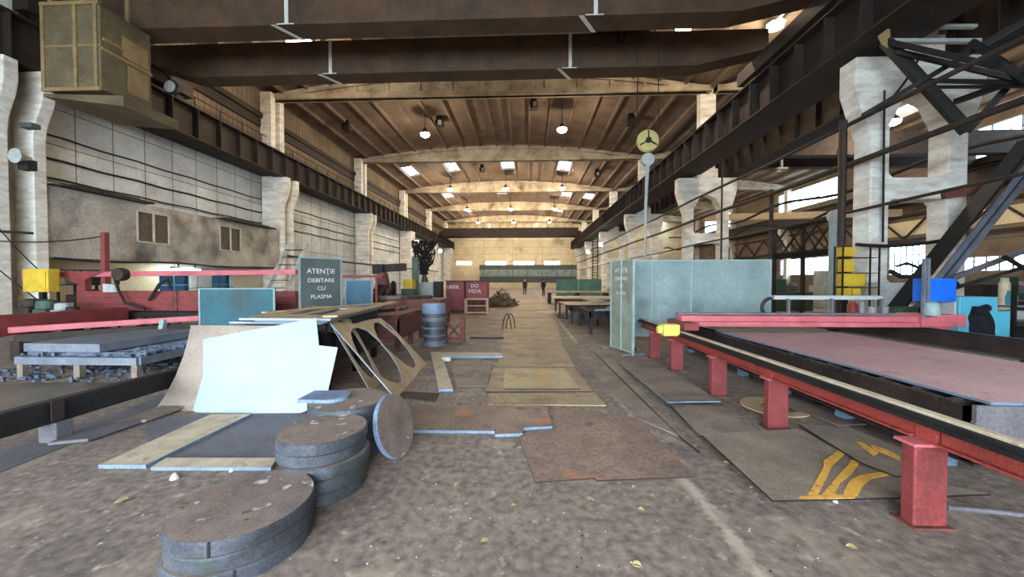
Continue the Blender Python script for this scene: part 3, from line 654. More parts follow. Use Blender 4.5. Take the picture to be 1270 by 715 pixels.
MB().box(c.x - .08, c.x + .08, c.y - .7, c.y + .7, c.z + .04, c.z + .12).build('housing', GREYM, r)
MB().box(c.x - .02, c.x + .02, c.y - .75, c.y - .7, c.z + .05, c.z + .1).build('end_cap', GREYM, r)
MB().tube([(c.x, c.y - .65, c.z), (c.x, c.y + .65, c.z)], .035, 8).build('tube', LAMPCOOL, r)
for dy in (-.4, .4): MB().box(c.x - .02, c.x + .02, c.y + dy - .02, c.y + dy + .02, c.z + .12, AZ0).build('hanger', DARK, r)
lamp((c.x + .15, c.y, c.z - .15), 60, (.85, .97, 1), .1)
KEY = 800
for c in lm: lamp((c.x, c.y, c.z - .45), KEY)
for k in range(2, 6):
    y = (LY[k] + (LY[k + 1] if k < 5 else YE)) / 2
    for j, x in enumerate((-9.0, -2.5, 4.0)):
        hang_lamp(x, y + 2.5, 12.3, dz(x), 'warm lamp hanging in the %s roof bay, %s' % (ordn[k] if k < 6 else '', ('left of the aisle', 'over the aisle', 'towards the right columns')[j]), group='far roof lamps'); lamp((x, y + 2.5, 11.9), KEY * 2.0, (1, .82, .6))
for k in range(0, 5):
    y = (RY[k] + RY[k + 1]) / 2
    c = (21, y, 11.9); hang_lamp(c[0], c[1], 12.2, 14.0, 'warm lamp over the middle of the side hall, %s from the camera' % ordn[k], group='side hall lamps'); lamp((c[0], c[1], 11.7), KEY)
# ------------------------------------------------------------------ plates lying on the floor
def flat(name, pts, z, t, m, label, cat, group=None, medge=None, bevel=0):
    w_ = [G(p[0], p[1], z) for p in pts]; a = sum(w_[i].x * w_[(i + 1) % len(w_)].y - w_[(i + 1) % len(w_)].x * w_[i].y for i in range(len(w_)))
    if a < 0: w_ = w_[::-1]
    mb = MB().plate([[(p.x, p.y) for p in w_]], Matrix.Translation((0, 0, z)), t, 0, 1 if medge else 0)
    return tag(mb.build(name, [m, medge] if medge else m, bevel=bevel), label, cat, group)
FPG = 'steel plates laid on the aisle floor'
flat('floor_plate', [(508, 502), (678, 503), (685, 528), (649, 530), (648, 537), (614, 538), (613, 534), (512, 533)], .03, .03, PLATER, 'wide brown floor plate with stepped daylit blue front edge beside the tilted disc', 'floor plate', FPG, BLUEGR)
flat('floor_plate', [(643, 541), (655, 535), (688, 532), (690, 503), (745, 512), (790, 517), (862, 590), (741, 595), (737, 592), (664, 597)], .014, .012, PLATER, 'nearest floor plate in the aisle with an orange rust stain on its front edge', 'floor plate', FPG, DARKBR)
flat('floor_plate', [(606, 487), (736, 486), (752, 502), (605, 501)], .016, .014, PLATEW, 'narrow tan floor plate right before the framed ochre plate', 'floor plate', FPG)
flat('floor_plate', [(613, 455), (712, 455), (736, 485), (602, 485)], .026, .02, PLATEW, 'tan floor plate lying under the smaller ochre stained plate', 'floor plate', FPG, DARKBR)
flat('floor_plate', [(626, 456.5), (700, 456.5), (720, 481.5), (624, 481.5)], .04, .012, PLATEY, 'ochre stained plate lying on top of a larger tan plate', 'floor plate', FPG, DARKBR)
for i, (q, lab) in enumerate((([(622, 426), (697, 426), (712, 453), (616, 453)], 'tan aisle plate just behind the ochre stained plate'), ([(626, 407), (692, 407), (697, 425), (622, 425)], 'tan aisle plate beside the bent wire loop'), ([(630, 394), (689, 394), (692, 406), (627, 406)], 'tan aisle plate one behind the wire loop'), ([(634, 385), (684, 385), (688, 393), (631, 393)], 'tan aisle plate level with the cream rack'), ([(638, 377), (680, 377), (684, 384), (635, 384)], 'tan aisle plate beside the scrap heap'), ([(640, 371), (676, 371), (680, 376.5), (639, 376.5)], 'farthest tan aisle plate before the walking people'))):
    flat('floor_plate', q, .012, .01, PLATEW, lab, 'floor plate', FPG)
flat('floor_plate', [(713, 440), (735, 437), (842, 540), (789, 517)], .014, .012, PLATE, 'long narrow dark strip plate left of the raised plates', 'floor plate', FPG)
flat('floor_plate', [(738, 437), (758, 437), (766, 452), (868, 560), (846, 543)], .02, .018, PLATE, 'long narrow strip plate tucked against the raised plates', 'floor plate', FPG, DARK)
flat('floor_plate', [(696, 425), (722, 425), (738, 436), (712, 439)], .014, .012, PLATE, 'small dark plate at the far end of the narrow strip plates', 'floor plate', FPG)
flat('floor_plate', [(178, 519), (262, 513), (440, 512), (470, 545), (345, 568), (188, 575)], .008, .007, GREYPL, 'thin grey plate under the beige L shaped bars at left', 'floor plate', FPG)
flat('floor_plate', [(0, 585), (0, 560), (120, 520), (200, 490), (205, 505), (100, 545)], .008, .007, GREYPL, 'thin grey plate along the rail beam at far left', 'floor plate', FPG)
flat('floor_plate', [(560, 452), (610, 452), (604, 478), (566, 478)], .01, .009, PLATE, 'dark plate between the bar on the floor and the ochre plate', 'floor plate', FPG)
flat('floor_plate', [(500, 485), (545, 487), (540, 497), (490, 492)], .012, .01, DARKBR, 'small dark plate under the foot of the holed sheet', 'floor plate', FPG)
# raised plates beside the cutting table
RPG = 'loose plates beside the red rail'
def ramp(name, tops, t, m, label, medge=None):
    w_ = [G(p[0], p[1], p[2]) for p in tops]; mb = MB(); n = len(w_)
    a = sum(w_[i].x * w_[(i + 1) % n].y - w_[(i + 1) % n].x * w_[i].y for i in range(n))
    if a < 0: w_ = w_[::-1]
    lo = [p - Vector((0, 0, t)) for p in w_]
    fs = [tuple(range(n)), tuple(range(2 * n - 1, n - 1, -1))] + [(i + n, (i + 1) % n + n, (i + 1) % n, i) for i in range(n)]
    mb.add(w_ + lo, fs); mb.mi = [0, 0] + [1 if medge else 0] * n
    return tag(mb.build(name, [m, medge] if medge else m), label, 'steel plate', RPG)
CHK = mat('chequer plate', (164, 148, 130), (132, 120, 106), 3, .6, .25, fine=.3)
ramp('loose_plate', [(830, 500, .05), (898, 503, .05), (935, 536, .05), (868, 540, .06)], .012, PLATE, 'brown loose plate partly under the uppermost loose plate', DARK)
ramp('loose_plate', [(769, 450, .06), (775, 446, .06), (812, 447, .05), (894, 497, .09), (828, 498, .10)], .015, PLATE, 'uppermost brown loose plate next to the teal screen foot', BLUEGR)
ck = ramp('chequer_plate', [(870, 538, .06), (992, 531, .06), (1066, 571, .05), (1130, 592, .05), (1229, 612, .04), (1117, 616, .06), (958, 620, .09), (952, 614, .09)], .012, CHK, 'big dark chequer plate with yellow paint strokes', DARK)
ck2 = ramp('chequer_plate', [(990, 525, .075), (1050, 529, .05), (1120, 556, .05), (1170, 583, .06), (1112, 590, .075), (1066, 572, .085)], .012, CHK, 'smaller chequer plate with flaked yellow paint behind the nearest red post', DARK)
def stroke(parent, q, z):
    # paint lies in the plane of its plate
    v0 = parent.data.vertices; L0 = parent.location
    pts = [Vector(v0[i].co) + L0 for i in range(len(v0) // 2)]
    c = sum(pts, Vector()) / len(pts); n = Vector()
    for i in range(len(pts)):
        a, b = pts[i] - c, pts[(i + 1) % len(pts)] - c; n += a.cross(b)
    n.normalize(); n = n if n.z > 0 else -n
    w_ = [APL(p[0], p[1], c + n * .006, n) for p in q]
    s = MB().add(w_ + [p - n * .004 for p in w_], [tuple(range(len(w_))), tuple(range(2 * len(w_) - 1, len(w_) - 1, -1))] + [(i, (i + 1) % len(w_), (i + 1) % len(w_) + len(w_), i + len(w_)) for i in range(len(w_))])
    return s.build('paint_stroke', ORANGE, parent)
for q in ([(956, 614), (975, 616), (1003, 614), (1042, 612), (1060, 614), (1060, 617), (960, 619)], [(1002, 613), (1014, 592), (1022, 577), (1021, 571), (1041, 557), (1049, 561), (1032, 577), (1024, 594), (1014, 613)],
          [(1020, 612), (1034, 595), (1051, 577), (1057, 567), (1068, 571), (1057, 586), (1042, 598), (1034, 613)], [(1046, 610), (1054, 595), (1068, 588), (1090, 585), (1117, 578), (1117, 585), (1080, 593), (1070, 602), (1063, 614), (1050, 615)]): stroke(ck, q, .07)
for q in ([(1070, 548), (1082, 556), (1090, 561), (1084, 565), (1072, 556), (1062, 547)], [(1080, 551), (1100, 557), (1116, 566), (1116, 570), (1098, 562), (1084, 557)]): stroke(ck2, q, .08)
for n_, (q, lab) in enumerate((([(960, 496), (985, 492), (1010, 500), (1040, 508), (1075, 525), (1040, 527), (1000, 512)], 'brown plate on the floor behind the second red post'), ([(905, 448), (930, 449), (985, 480), (960, 482)], 'narrow tan plate under the table between two red posts'))):
    flat('loose_plate', q, .03 + .02 * n_, .012, PLATE, lab, 'steel plate', RPG)
c = G(960, 503, .05); M = Matrix.Translation(c)
tag(MB().plate([circ(0, 0, .36, 36, .2 * PI, 1.75 * PI, .36) + circ(.06, -.02, .2, 20, 1.7 * PI, .3 * PI)], M, .015).build('curved_offcut', [TAN]), 'tan curved offcut lying beside the second red post', 'offcut')
# bars in L shapes
BG = 'thick beige bars lying on the floor'
def thick(q, t, label):
    return flat('flat_bar', q, t, t - .002, BOARD, label, 'flat bar', BG, BLUEGR)  # beige bar with the daylight on its sides painted in blue
thick([(122, 576), (181, 576), (311, 513), (262, 513)], .035, 'long beige flat bar lying slantwise left of the disc stacks')
thick([(187, 580), (336, 580), (344, 568), (206, 568)], .03, 'short beige flat bar lying crosswise just behind the front disc stack').location.z += .006
thick([(534, 436), (547, 436), (562, 482), (544, 482)], .04, 'beige flat bar pointing at the camera right of the holed sheet')
thick([(548, 436.5), (618, 436.5), (624, 441), (548, 441)], .05, 'beige flat bar lying crosswise on the floor before the blue disc pile')
flat('offcut', [(568, 445), (598, 444), (594, 450), (566, 450)], .012, .01, PLATE, 'thin grey offcut in front of the crosswise beige bar', 'offcut')
o = MB().box(-.09, .09, -.06, .06, 0, .08).build('steel_block', STONE, bevel=.012); o.location = G(554, 447); tag(o, 'pale block in the corner between two beige bars', 'block')

# ------------------------------------------------------------------ stacked round discs
def disc_mesh(r, t, seed):
    return MB().lathe([(r - .008, 0), (r, .008), (r, t - .008), (r - .008, t)], Matrix.Rotation(seed, 4, 'Z'), 64, 0)
def disc(name, c, r, t, label, group, notch=False):
    mb = disc_mesh(r, t, R.random() * 6)
    for i, f in enumerate(mb.f):
        zs = [mb.v[k].z for k in f]; mb.mi[i] = 0 if len(f) > 4 else 1
    mb.v = [v + Vector(c) for v in mb.v]
    o = mb.build(name, [STEELDISC, STEELEDGE], org=c, smooth=True)
    tag(o, label, 'steel disc', group)
    if notch:
        a = notch; p = Vector((c[0] + r * math.cos(a), c[1] + r * math.sin(a), 0)); d = Vector((math.cos(a), math.sin(a), 0))
        m = MB().bar(p + Vector((0, 0, c[2] + .004)) - d * .0, p + Vector((0, 0, c[2] + t + .001)), .012, .01, (d.x, d.y, 0)).build('torch_cut', DARK, o)
    return o
pos = {3: ['topmost', 'middle', 'bottom'], 5: ['topmost', 'second from top', 'middle', 'second from bottom', 'bottom'], 6: ['topmost', 'second from top', 'third from top', 'third from bottom', 'second from bottom', 'bottom']}
def stack(c, r, t, n, lab, group, nt=None):
    for k in range(n):
        j = Vector((R.uniform(-.02, .02), R.uniform(-.02, .02), 0)) if k < n - 1 else Vector()
        disc('steel_disc', (c[0] + j.x, c[1] + j.y, k * t), r + (R.uniform(-.004, .006) if k < n - 1 else 0), t - .003, '%s disc of the %s' % (pos[n][n - 1 - k], lab), group, nt.get(k) if nt else False)
stack((-1.73, 2.16), .375, .084, 3, 'big stack in the front left corner', 'discs of the front stack', {2: -1.33, 0: -1.0})
stack((-1.60, 2.80), .32, .09, 5, 'stack between the front and the farthest disc stack', 'discs of the middle stack')
stack((-1.70, 3.40), .345, .081, 6, 'farthest disc stack by the pale sheet', 'discs of the farthest stack', {3: -1.1})
# half round scrap on the farthest stack
M = Matrix.Translation((-1.86, 3.36, .486 + .032))
tag(MB().plate([[(-.24, -.12), (.02, -.12)] + circ(.02, .03, .15, 12, -PI / 2, PI / 2) + [(.02, .18), (-.24, .16)]], M, .032).build('offcut', [BLUEGR], bevel=.004), 'bluish rounded offcut lying on the farthest disc stack', 'offcut')
# tilted disc
az = math.radians(-10); tl_ = math.radians(17)
n = Vector((math.cos(az) * math.cos(tl_), math.sin(az) * math.cos(tl_), math.sin(tl_)))
side = Vector((0, 0, 1)).cross(n).normalized(); upv = n.cross(side)
rr = .285; b = G(503, 566); cc = b + upv * rr + Vector((-.005, 0, .012))
M = Matrix((side, upv, n)).transposed().to_4x4(); M.translation = cc
mb = MB().lathe([(rr - .006, -.045), (rr, -.038), (rr, -.006), (rr - .006, 0)], M, 56)
for i, f in enumerate(mb.f): mb.mi[i] = 0 if len(f) > 4 else 1
tag(mb.build('steel_disc', [STEELDISC, BLUEGR], smooth=True), 'single brown disc standing on edge leaning against the farthest disc stack', 'steel disc')

# ------------------------------------------------------------------ leaning sheets and the sheet table
yb, tilt = 4.27, .34
nrm = Vector((0, -1, tilt)).normalized(); p0 = Vector((0, yb, 0))
q = [(252, 420.5), (392, 394), (395.5, 428), (418.8, 430.5), (405.7, 489.7), (395, 490), (394, 503), (373, 511), (247, 513), (239, 508.6), (252, 466)]
M = frame((0, yb, 0), (1, 0, 0), Vector((0, tilt, 1))); Mi = M.inverted()
lp = [tuple((Mi @ APL(x, y, p0, nrm))[:2]) for x, y in q]; lp[7] = (lp[7][0], 0.012)
tag(MB().plate([lp[::-1]], M, .006).build('sheet_metal', WHITESH), 'pale blue white cut sheet leaning on the sheet table', 'metal sheet')
prof = [(4.31, .0), (4.45, .17), (4.57, .38), (4.66, .6), (4.72, .82), (4.75, 1.0)]
xa = AY(192, 513, 4.31).x; m = MB(); vs = []
for (y, z) in prof:
    vs += [(xa + .06 * z, y, z), (-3.1, y, z)]
n_ = len(prof); bk = [(v[0], v[1] + .01, v[2] + .002) for v in vs]
fs = [(2 * i, 2 * i + 1, 2 * i + 3, 2 * i + 2) for i in range(n_ - 1)] + [(2 * n_ + 2 * i + 2, 2 * n_ + 2 * i + 3, 2 * n_ + 2 * i + 1, 2 * n_ + 2 * i) for i in range(n_ - 1)]
fs += [(2 * i, 2 * i + 2, 2 * n_ + 2 * i + 2, 2 * n_ + 2 * i) for i in range(n_ - 1)] + [(2 * i + 3, 2 * i + 1, 2 * n_ + 2 * i + 1, 2 * n_ + 2 * i + 3) for i in range(n_ - 1)]
fs += [(1, 0, 2 * n_, 2 * n_ + 1), (2 * n_ - 2, 2 * n_ - 1, 4 * n_ - 1, 4 * n_ - 2)]
tag(m.add(vs + bk, fs).build('sheet_metal', BROWNPL, smooth='all'), 'grey brown curved sheet leaning behind the pale cut sheet', 'metal sheet')

tb = empty('sheet_table', (-3.4, 6.4, 0), 'dark steel table carrying the stack of cut sheets', 'table')
f = MB()
for a, b in (((-4.0, 5.1), (-4.5, 7.6)), ((-2.85, 5.1), (-3.2, 7.6))): f.bar((a[0], a[1], .93), (b[0], b[1], .93), .1, .12)
for t in (0, .33, .66, 1): f.bar((-4.0 - .5 * t, 5.1 + 2.5 * t, .93), (-2.85 - .35 * t, 5.1 + 2.5 * t, .93), .08, .1)
f.build('frame', DARK, tb)
for x, y in ((-4.0, 5.15), (-2.9, 5.15), (-4.45, 7.55), (-3.22, 7.55), (-4.2, 6.4), (-3.05, 6.4)): MB().box(x - .05, x + .05, y - .05, y + .05, 0, .88).build('leg', DARK, tb)
MB().box(-4.1, -3.0, 5.4, 7.4, .3, .36).build('lower_shelf', DARKBR, tb)
SG = 'cut sheets stacked on the table'
ZS = .99
def sheet(pts, z, t, m, lab, holes=()):
    return tag(MB().plate([pts] + [list(h) for h in holes], Matrix.Translation((0, 0, z)), t, 0, 1).build('cut_sheet', [m, WHITESH]), lab, 'metal sheet', SG)
sheet([(-4.25, 5.05), (-2.85, 5.0), (-3.15, 7.6), (-4.7, 7.7)], ZS + .03, .03, GREYPL, 'lowest grey cut sheet on the sheet table')
sheet([(-3.85, 5.02), (-2.75, 4.92), (-3.1, 7.7), (-4.6, 7.6)], ZS + .06, .025, TAN, 'wide tan cut sheet in the middle of the stack on the table', [[(-3.6, 5.4), (-3.2, 5.4), (-3.3, 6.8), (-3.9, 6.8)]])
sheet([(-3.95, 4.86), (-2.66, 4.84), (-3.05, 7.0), (-4.35, 7.3)], ZS + .1, .03, TAN, 'top tan cut sheet with long openings on the table', [[(-3.72, 5.5), (-3.5, 5.5), (-3.75, 6.9), (-3.95, 6.9)], [(-3.35, 5.4), (-3.1, 5.4), (-3.3, 6.7), (-3.55, 6.75)]])
tag(MB().bar((-2.75, 5.0, ZS + .115), (-3.05, 8.3, ZS + .125), .2, .025).build('cut_strip', TAN), 'long tan strip lying along the right edge of the sheet table', 'strip', SG)
tag(MB().bar((-4.15, 5.6, ZS + .112), (-3.2, 7.9, ZS + .125), .1, .02).build('cut_strip', TAN), 'narrow tan strip lying slantwise over the cut sheets', 'strip', SG)
for i, (x, y, l, h, lab) in enumerate(((-4.0, 5.2, .5, .12, 'lumpy grey offcut under the left corner of the stacked sheets'), (-4.12, 5.5, .4, .08, 'small grey offcut at the left end of the sheet table'))):
    o = MB().plate([[(-l / 2, -.1), (l / 2, -.12), (l / 2 - .1, .12), (-l / 2 + .05, .1)]], Matrix.Translation((x - .25, y, .93)), h).build('offcut', BLUEGR, bevel=.02); tag(o, lab, 'offcut')
# holed sheets leaning on the right edge of the table
def holed(bA, bB, topx, topz, off, label, holes, outline):
    ex = (bB - bA).normalized(); mid = (bA + bB) / 2; top = Vector((topx, mid.y, topz)); up = top - mid; up = (up - ex * up.dot(ex)).normalized()
    M = frame(bA + off, ex, up)
    return M
bA = G(492, 494.5); bB = G(528, 449.5)
ex = (bB - bA).normalized(); tp = AY(407, 397, 5.05); up = tp - bA; up = (up - ex * up.dot(ex)).normalized()
M = frame(bA + Vector((0, 0, .012)), ex, up); Mi = M.inverted(); nrm = M.to_3x3() @ Vector((0, 0, 1)); p0 = M.translation
def on(px, py): return tuple((Mi @ APL(px, py, p0, nrm))[:2])
out = [on(*p) for p in [(492, 494.5), (529, 450.5), (508, 428), (485, 404), (472, 394), (458, 396), (440, 401), (424, 399), (408, 398)]]
h1 = [on(*p) for p in [(437, 407), (445, 405.5), (456, 409.5), (470, 422), (483, 437), (493, 452), (498, 464), (498.5, 472), (493, 475), (482, 472), (468, 463.5), (455, 452), (444, 437), (437.5, 423), (435, 413)]]
h2 = [on(*p) for p in [(464, 400), (470, 399), (481, 407), (494, 418), (505, 431), (513, 444), (516, 452), (513, 456), (505, 453), (491, 442), (478, 430), (468, 417), (464, 407)]]
h3 = [on(*p) for p in [(476, 399), (480, 401), (488, 408.5), (486, 409), (479, 403)]]
h4 = [on(*p) for p in [(512, 436), (515, 438.5), (520, 446), (518.5, 446.5)]]
if sum(out[i][0] * out[(i + 1) % len(out)][1] - out[(i + 1) % len(out)][0] * out[i][1] for i in range(len(out))) < 0: out = out[::-1]; 
tag(MB().plate([out, h1, h2, h3, h4], M, .014, 0, 1).build('holed_sheet', [TAN, WHITESH]), 'tan sheet with two big oval holes leaning on the sheet table', 'metal sheet')
bA2 = G(462, 487) + Vector((-.02, 0, 0)); tp2 = AY(405, 396, 5.02); ex2 = ex; up2 = tp2 - bA2; up2 = (up2 - ex2 * up2.dot(ex2)).normalized()
M2 = frame(bA2 + Vector((0, 0, .012)), ex2, up2); hh = up2.dot(tp2 - bA2)
o2 = [(0, 0), (.62, 0), (.7, hh * .93), (0, hh)]
tag(MB().plate([o2, circ(.33, hh * .53, .26, 30, ry=hh * .42)], M2, .012, 0, 1).build('holed_sheet', [TAN, WHITESH]), 'second holed sheet leaning behind the tan sheet with oval holes', 'metal sheet')
# hidden clutter under the table
for i in range(6):
    x, y = R.uniform(-3.7, -2.75), R.uniform(5.6, 7.2); h = R.uniform(.25, .6)
    x = min(x, -2.75)
    MB  # tall dark offcuts standing on the shelf
    o = MB().plate([[(-.2, 0), (.2, 0), (.16, h * .8), (-.1, h)]], frame((x - .2, y, .36), (.3, 1, 0), (0, 0, 1)), .03).build('offcut', DARKBR)
    tag(o, 'dark offcut standing on the shelf under the sheet table', 'offcut', 'offcuts under the sheet table')

# ------------------------------------------------------------------ dry leaves and chips
def leaf(px, py, a, label, s=.07):
    s *= .75
    c = G(px, py, .012); m = MB(); n = 8; vs = []
    for i in range(n + 1):
        t = i / n; wd = math.sin(PI * t) ** .8 * .42 * s; z = .005 * math.sin(PI * t) * (1 if i else 0)
        d = Vector((math.cos(a), math.sin(a), 0)); e = Vector((-d.y, d.x, 0)); p = c + d * (t - .5) * s
        vs += [p + e * wd + Vector((0, 0, z + .006)), p + Vector((0, 0, z)), p - e * wd + Vector((0, 0, z + .008))]
    fs = []
    for i in range(n):
        for k in (0, 1): q = 3 * i + k; fs.append((q, q + 3, q + 4, q + 1))
    o = m.add(vs, fs).build('dry_leaf', LEAF); sm = o.modifiers.new('thickness', 'SOLIDIFY'); sm.thickness = .002
    tag(o, label, 'leaf', 'dry leaves on the floor')
leaf(151, 621, .9, 'long yellow leaf left of the front disc stack', .1); leaf(601, 671, .3, 'round yellow leaf alone in the aisle near the picture edge', .06); leaf(566, 601, 1.2, 'small yellow leaf right of the middle disc stack', .06)
leaf(637, 627, .3, 'yellow leaf nearest the left corner of the rusty plate', .045); leaf(786, 604, .2, 'yellow leaf right at the front edge of the rusty plate', .04); leaf(1056, 679, 2.6, 'pale leaf in front of the nearest red post', .07); leaf(790, 701, 2.9, 'brown curled leaf at the bottom edge of the picture', .07); leaf(900, 574, 2.7, 'yellow leaf under the left edge of the big chequer plate', .06); leaf(932, 605, .4, 'small yellow leaf below the left edge of the chequer plate', .045); leaf(732, 619, .6, 'tan leaf below the middle of the rusty plate', .05); leaf(795, 632, 2.8, 'thin tan leaf on the bare floor below the rusty plate', .05)
for i in range(46):
    px, py = R.uniform(420, 1080), R.uniform(600, 710)
    c = G(px, py); s = R.uniform(.003, .007)
    if c.x > 2.3: continue
    o = MB().lathe([(s * .6, 0), (s, s * .5), (s * .5, s)], Matrix.Translation(c) @ Matrix.Rotation(R.random() * 6, 4, 'Z') @ Matrix.Scale(R.uniform(.5, 1.2), 4, (1, 0, 0)), 6).build('chip', STONE if i % 3 else DARK)
    tag(o, 'tiny chip scattered on the bare floor in the foreground', 'chip', 'chips on the foreground floor')
for px, py, s, lab in ((217, 593, .035, 'white conical lump on the floor behind the front disc stack'), (287, 584, .02, 'small white lump before the crosswise beige bar'), (1036, 622, .018, 'white lump at the front edge of the chequer plate')):
    o = MB().lathe([(s, 0), (s * .8, s * .6), (s * .35, s * 1.3)], Matrix.Translation(G(px, py)), 8).build('lump', STONE, smooth=True); tag(o, lab, 'lump')
# ------------------------------------------------------------------ cutting table, rail and gantry at right
XRL = 2.64; ZR0, ZR1 = .55, .72
posts = [G(1145, 650), G(973, 532), G(893, 491), G(843, 459), G(812, 441)]
rl = empty('gantry_rail', (XRL, 5, 0), 'red rail on posts along the near side of the cutting table', 'rail')
ys = [-1.0, .9, 2.5, 4.08, 5.22, 6.68, 7.7, 8.6]
for a, b in zip(ys, ys[1:]):
    m = MB(); m.box(XRL - .05, XRL + .05, a + .08, b - .08, ZR0 + .0, ZR0 + .015).box(XRL - .012, XRL + .012, a + .08, b - .08, ZR0, ZR1 - .05).build('web', REDO, rl)
MB().box(XRL - .09, XRL + .09, -1.0, 8.6, ZR1 - .055, ZR1 - .03).box(XRL - .05, XRL + .07, -1.0, 8.6, ZR1 - .03, ZR1 - .004).build('flange', DARK, rl)
MB().box(XRL - .025, XRL + .04, -1.0, 8.6, ZR1 - .004, ZR1 + .02).build('rail_head', BOARD, rl, bevel=.006)
for y, dx in zip(ys[1:-1], (0, -.03, .06, .02, .03, 0)):
    m = MB().box(XRL + dx - .1, XRL + dx + .11, y - .04, y + .05, 0, ZR0 - .02); p = m.build('post', RED, rl, bevel=.01)
    MB().box(XRL + dx - .125, XRL + dx + .13, y - .06, y + .08, ZR0 - .02, ZR0).build('cap_plate', PINK, p, bevel=.004)
    MB().box(XRL - .03, XRL + .03, y - .06, y + .06, ZR0, ZR0 + .14).build('splice', REDO, p); MB().box(XRL + dx - .13, XRL + dx + .13, y - .07, y + .09, 0, .012).build('foot_plate', RUST, p)
a, b = G(1174, 629, .02), G(1290, 641, .02)
tag(MB().tube([a, a.lerp(b, .5) + Vector((0, .01, 0)), b], .018, 8).build('floor_pipe', GREYPL), 'thin grey pipe on the floor right of the nearest red post', 'pipe')
bed = empty('cutting_table', (5, 5.5, 0), 'long dark cutting table with a pinkish plate behind the red rail', 'cutting table')
b0, b1, c0, c1 = 3.5, 6.4, 3.0, 8.2
f = MB().box(b0, b0 + .06, c0, c1, .16, .6).box(b1 - .06, b1, c0, c1, .16, .6).box(b0, b1, c1 - .06, c1, .16, .6).box(b0, b1, c0 + .02, c0 + .08, .16, .6)
for k in range(17): f.box(b0 + .06, b1 - .06, c0 + .2 + k * .32, c0 + .22 + k * .32, .3, .625)
f.box(b0, b1, c0, c1, .14, .17).build('bed', DARKBR, bed)
MB().box(b0 - .02, b1, c0 - .03, c0, .5, .63).build('front_edge', GREYPL, bed); MB().box(b0 - .02, b1, c0 - .02, c0 + .01, .22, .5).build('front_panel', GREYPL, bed)
for k in range(6): MB().box(b0 + .1, b0 + .22, c0 + .3 + k, c0 + .42 + k, 0, .14).build('leg', BLUEGR, bed); MB().box(b1 - .3, b1 - .18, c0 + .3 + k, c0 + .42 + k, 0, .14).build('leg', BLUEGR, bed)
lg = MB()
for k in range(46):
    y = c0 + .15 + k * .115; lg.box(b0 - .012, b0 + .06, y, y + R.uniform(.05, .13), .6 - R.random() * .03, .612 + R.random() * .01)
lg.build('slag_crust', DARKBR, bed)['kind'] = 'stuff'
tag(MB().plate([[(3.62, 3.0), (5.95, 3.0), (5.75, 4.4), (5.72, 7.3), (3.58, 7.15)]], Matrix.Translation((0, 0, .652)), .022, 0, 1).build('steel_plate', [PINKPL, BLUEGR]), 'large pinkish primed plate lying on the cutting table', 'steel plate')
tag(MB().plate([[(3.7, 7.35), (5.9, 7.45), (5.9, 8.0), (3.7, 7.9)]], Matrix.Translation((0, 0, .645)), .018).build('steel_plate', TAN), 'narrow tan plate at the far end of the cutting table under the gantry', 'steel plate')
for i in range(2):
    tag(MB().bar((5.83 + i * .13, 4.6 - i * .6, .642), (5.83 + i * .13, 7.1, .642), .06, .03).build('steel_strip', DARKBR if i else GREYPL), ['grey strip lying along the far edge of the pinkish plate', 'dark strip lying beside the grey strip on the cutting table'][i], 'strip')
r2 = empty('gantry_rail', (6.75, 5, 0), 'dark rail beam along the far side of the cutting table', 'rail')
MB().ibeam((6.75, 1.5, .6), (6.75, 9.2, .6), .16, .36, .03).build('beam', DARKBR, r2); MB().box(6.7, 6.8, 1.5, 9.2, .78, .81).build('rail_head', DARK, r2)
for y in (2.2, 4, 5.8, 7.6): MB().box(6.65, 6.85, y, y + .2, 0, .42).build('post', DARKBR, r2)
YG = 6.55
gt = empty('cutting_gantry', (4.8, YG, .76), 'red gantry beam bridging the cutting table with a blue control box', 'cutting machine')
gx1 = AY(1185, 400, YG).x
MB().box(2.66, 7.1, YG - .12, YG + .12, .9, 1.0).box(2.66, 7.1, YG - .16, YG + .12, .82, .9).build('beam', PINK, gt, bevel=.01)
MB().box(2.7, 6.9, YG + .12, YG + .22, .93, 1.03).build('guide_bar', GREYPL, gt)
MB().box(2.6, 2.84, YG - .38, YG + .38, .775, .9).build('end_carriage', RED, gt, bevel=.01)
c = AY(832, 415, YG - .1)
mt = MB().box(c.x - .17, c.x + .1, YG - .26, YG - .02, .66, .86); mt.lathe([(.07, 0), (.07, .09)], Matrix.Translation((c.x - .2, YG - .14, .76)) @ Matrix.Rotation(PI / 2, 4, 'Y') @ Matrix.Translation((0, 0, -.05)), 14)
mt.build('motor', YELP, gt, bevel=.025)
MB().box(6.55, 7.25, YG - .2, YG + .25, .84, 1.04).build('cross_carriage', PINK, gt, bevel=.01)
a = AY(1146, 410, YG); MB().box(a.x, a.x + .25, YG - .15, YG + .1, .66, .86).build('carriage_foot', PINK, gt)
p, q = AY(1149, 374, YG - .15), AY(1187, 345, YG - .15)
MB().box(p.x, q.x, YG - .15, YG + .08, p.z, q.z).build('control_box', BLUEBOX, gt, bevel=.01)
MB().box(p.x + .15, q.x, YG + .05, YG + .09, 1.04, p.z).build('box_stand', RED, gt); MB().box(q.x - .03, q.x, YG - .15, YG + .1, 1.04, p.z).build('box_stand', GREYM, gt)
c = AY(1146, 392, YG - .2); t = AY(1149, 320, YG - .2)
MB().box(t.x - .05, t.x - .015, YG - .22, YG - .18, 1.0, t.z).box(t.x + .015, t.x + .05, YG - .22, YG - .18, 1.0, t.z).build('torch_post', SLAB, gt)
MB().lathe([(.09, 0), (.11, .05), (.09, .2), (.04, .24)], Matrix.Translation((t.x + .05, YG - .25, 1.03)), 14).build('torch_head', TEALE, gt, smooth=True)
cp = [AY(957, 393, YG + .35)]
c = AY(957, 381, YG + .35); rc = .17
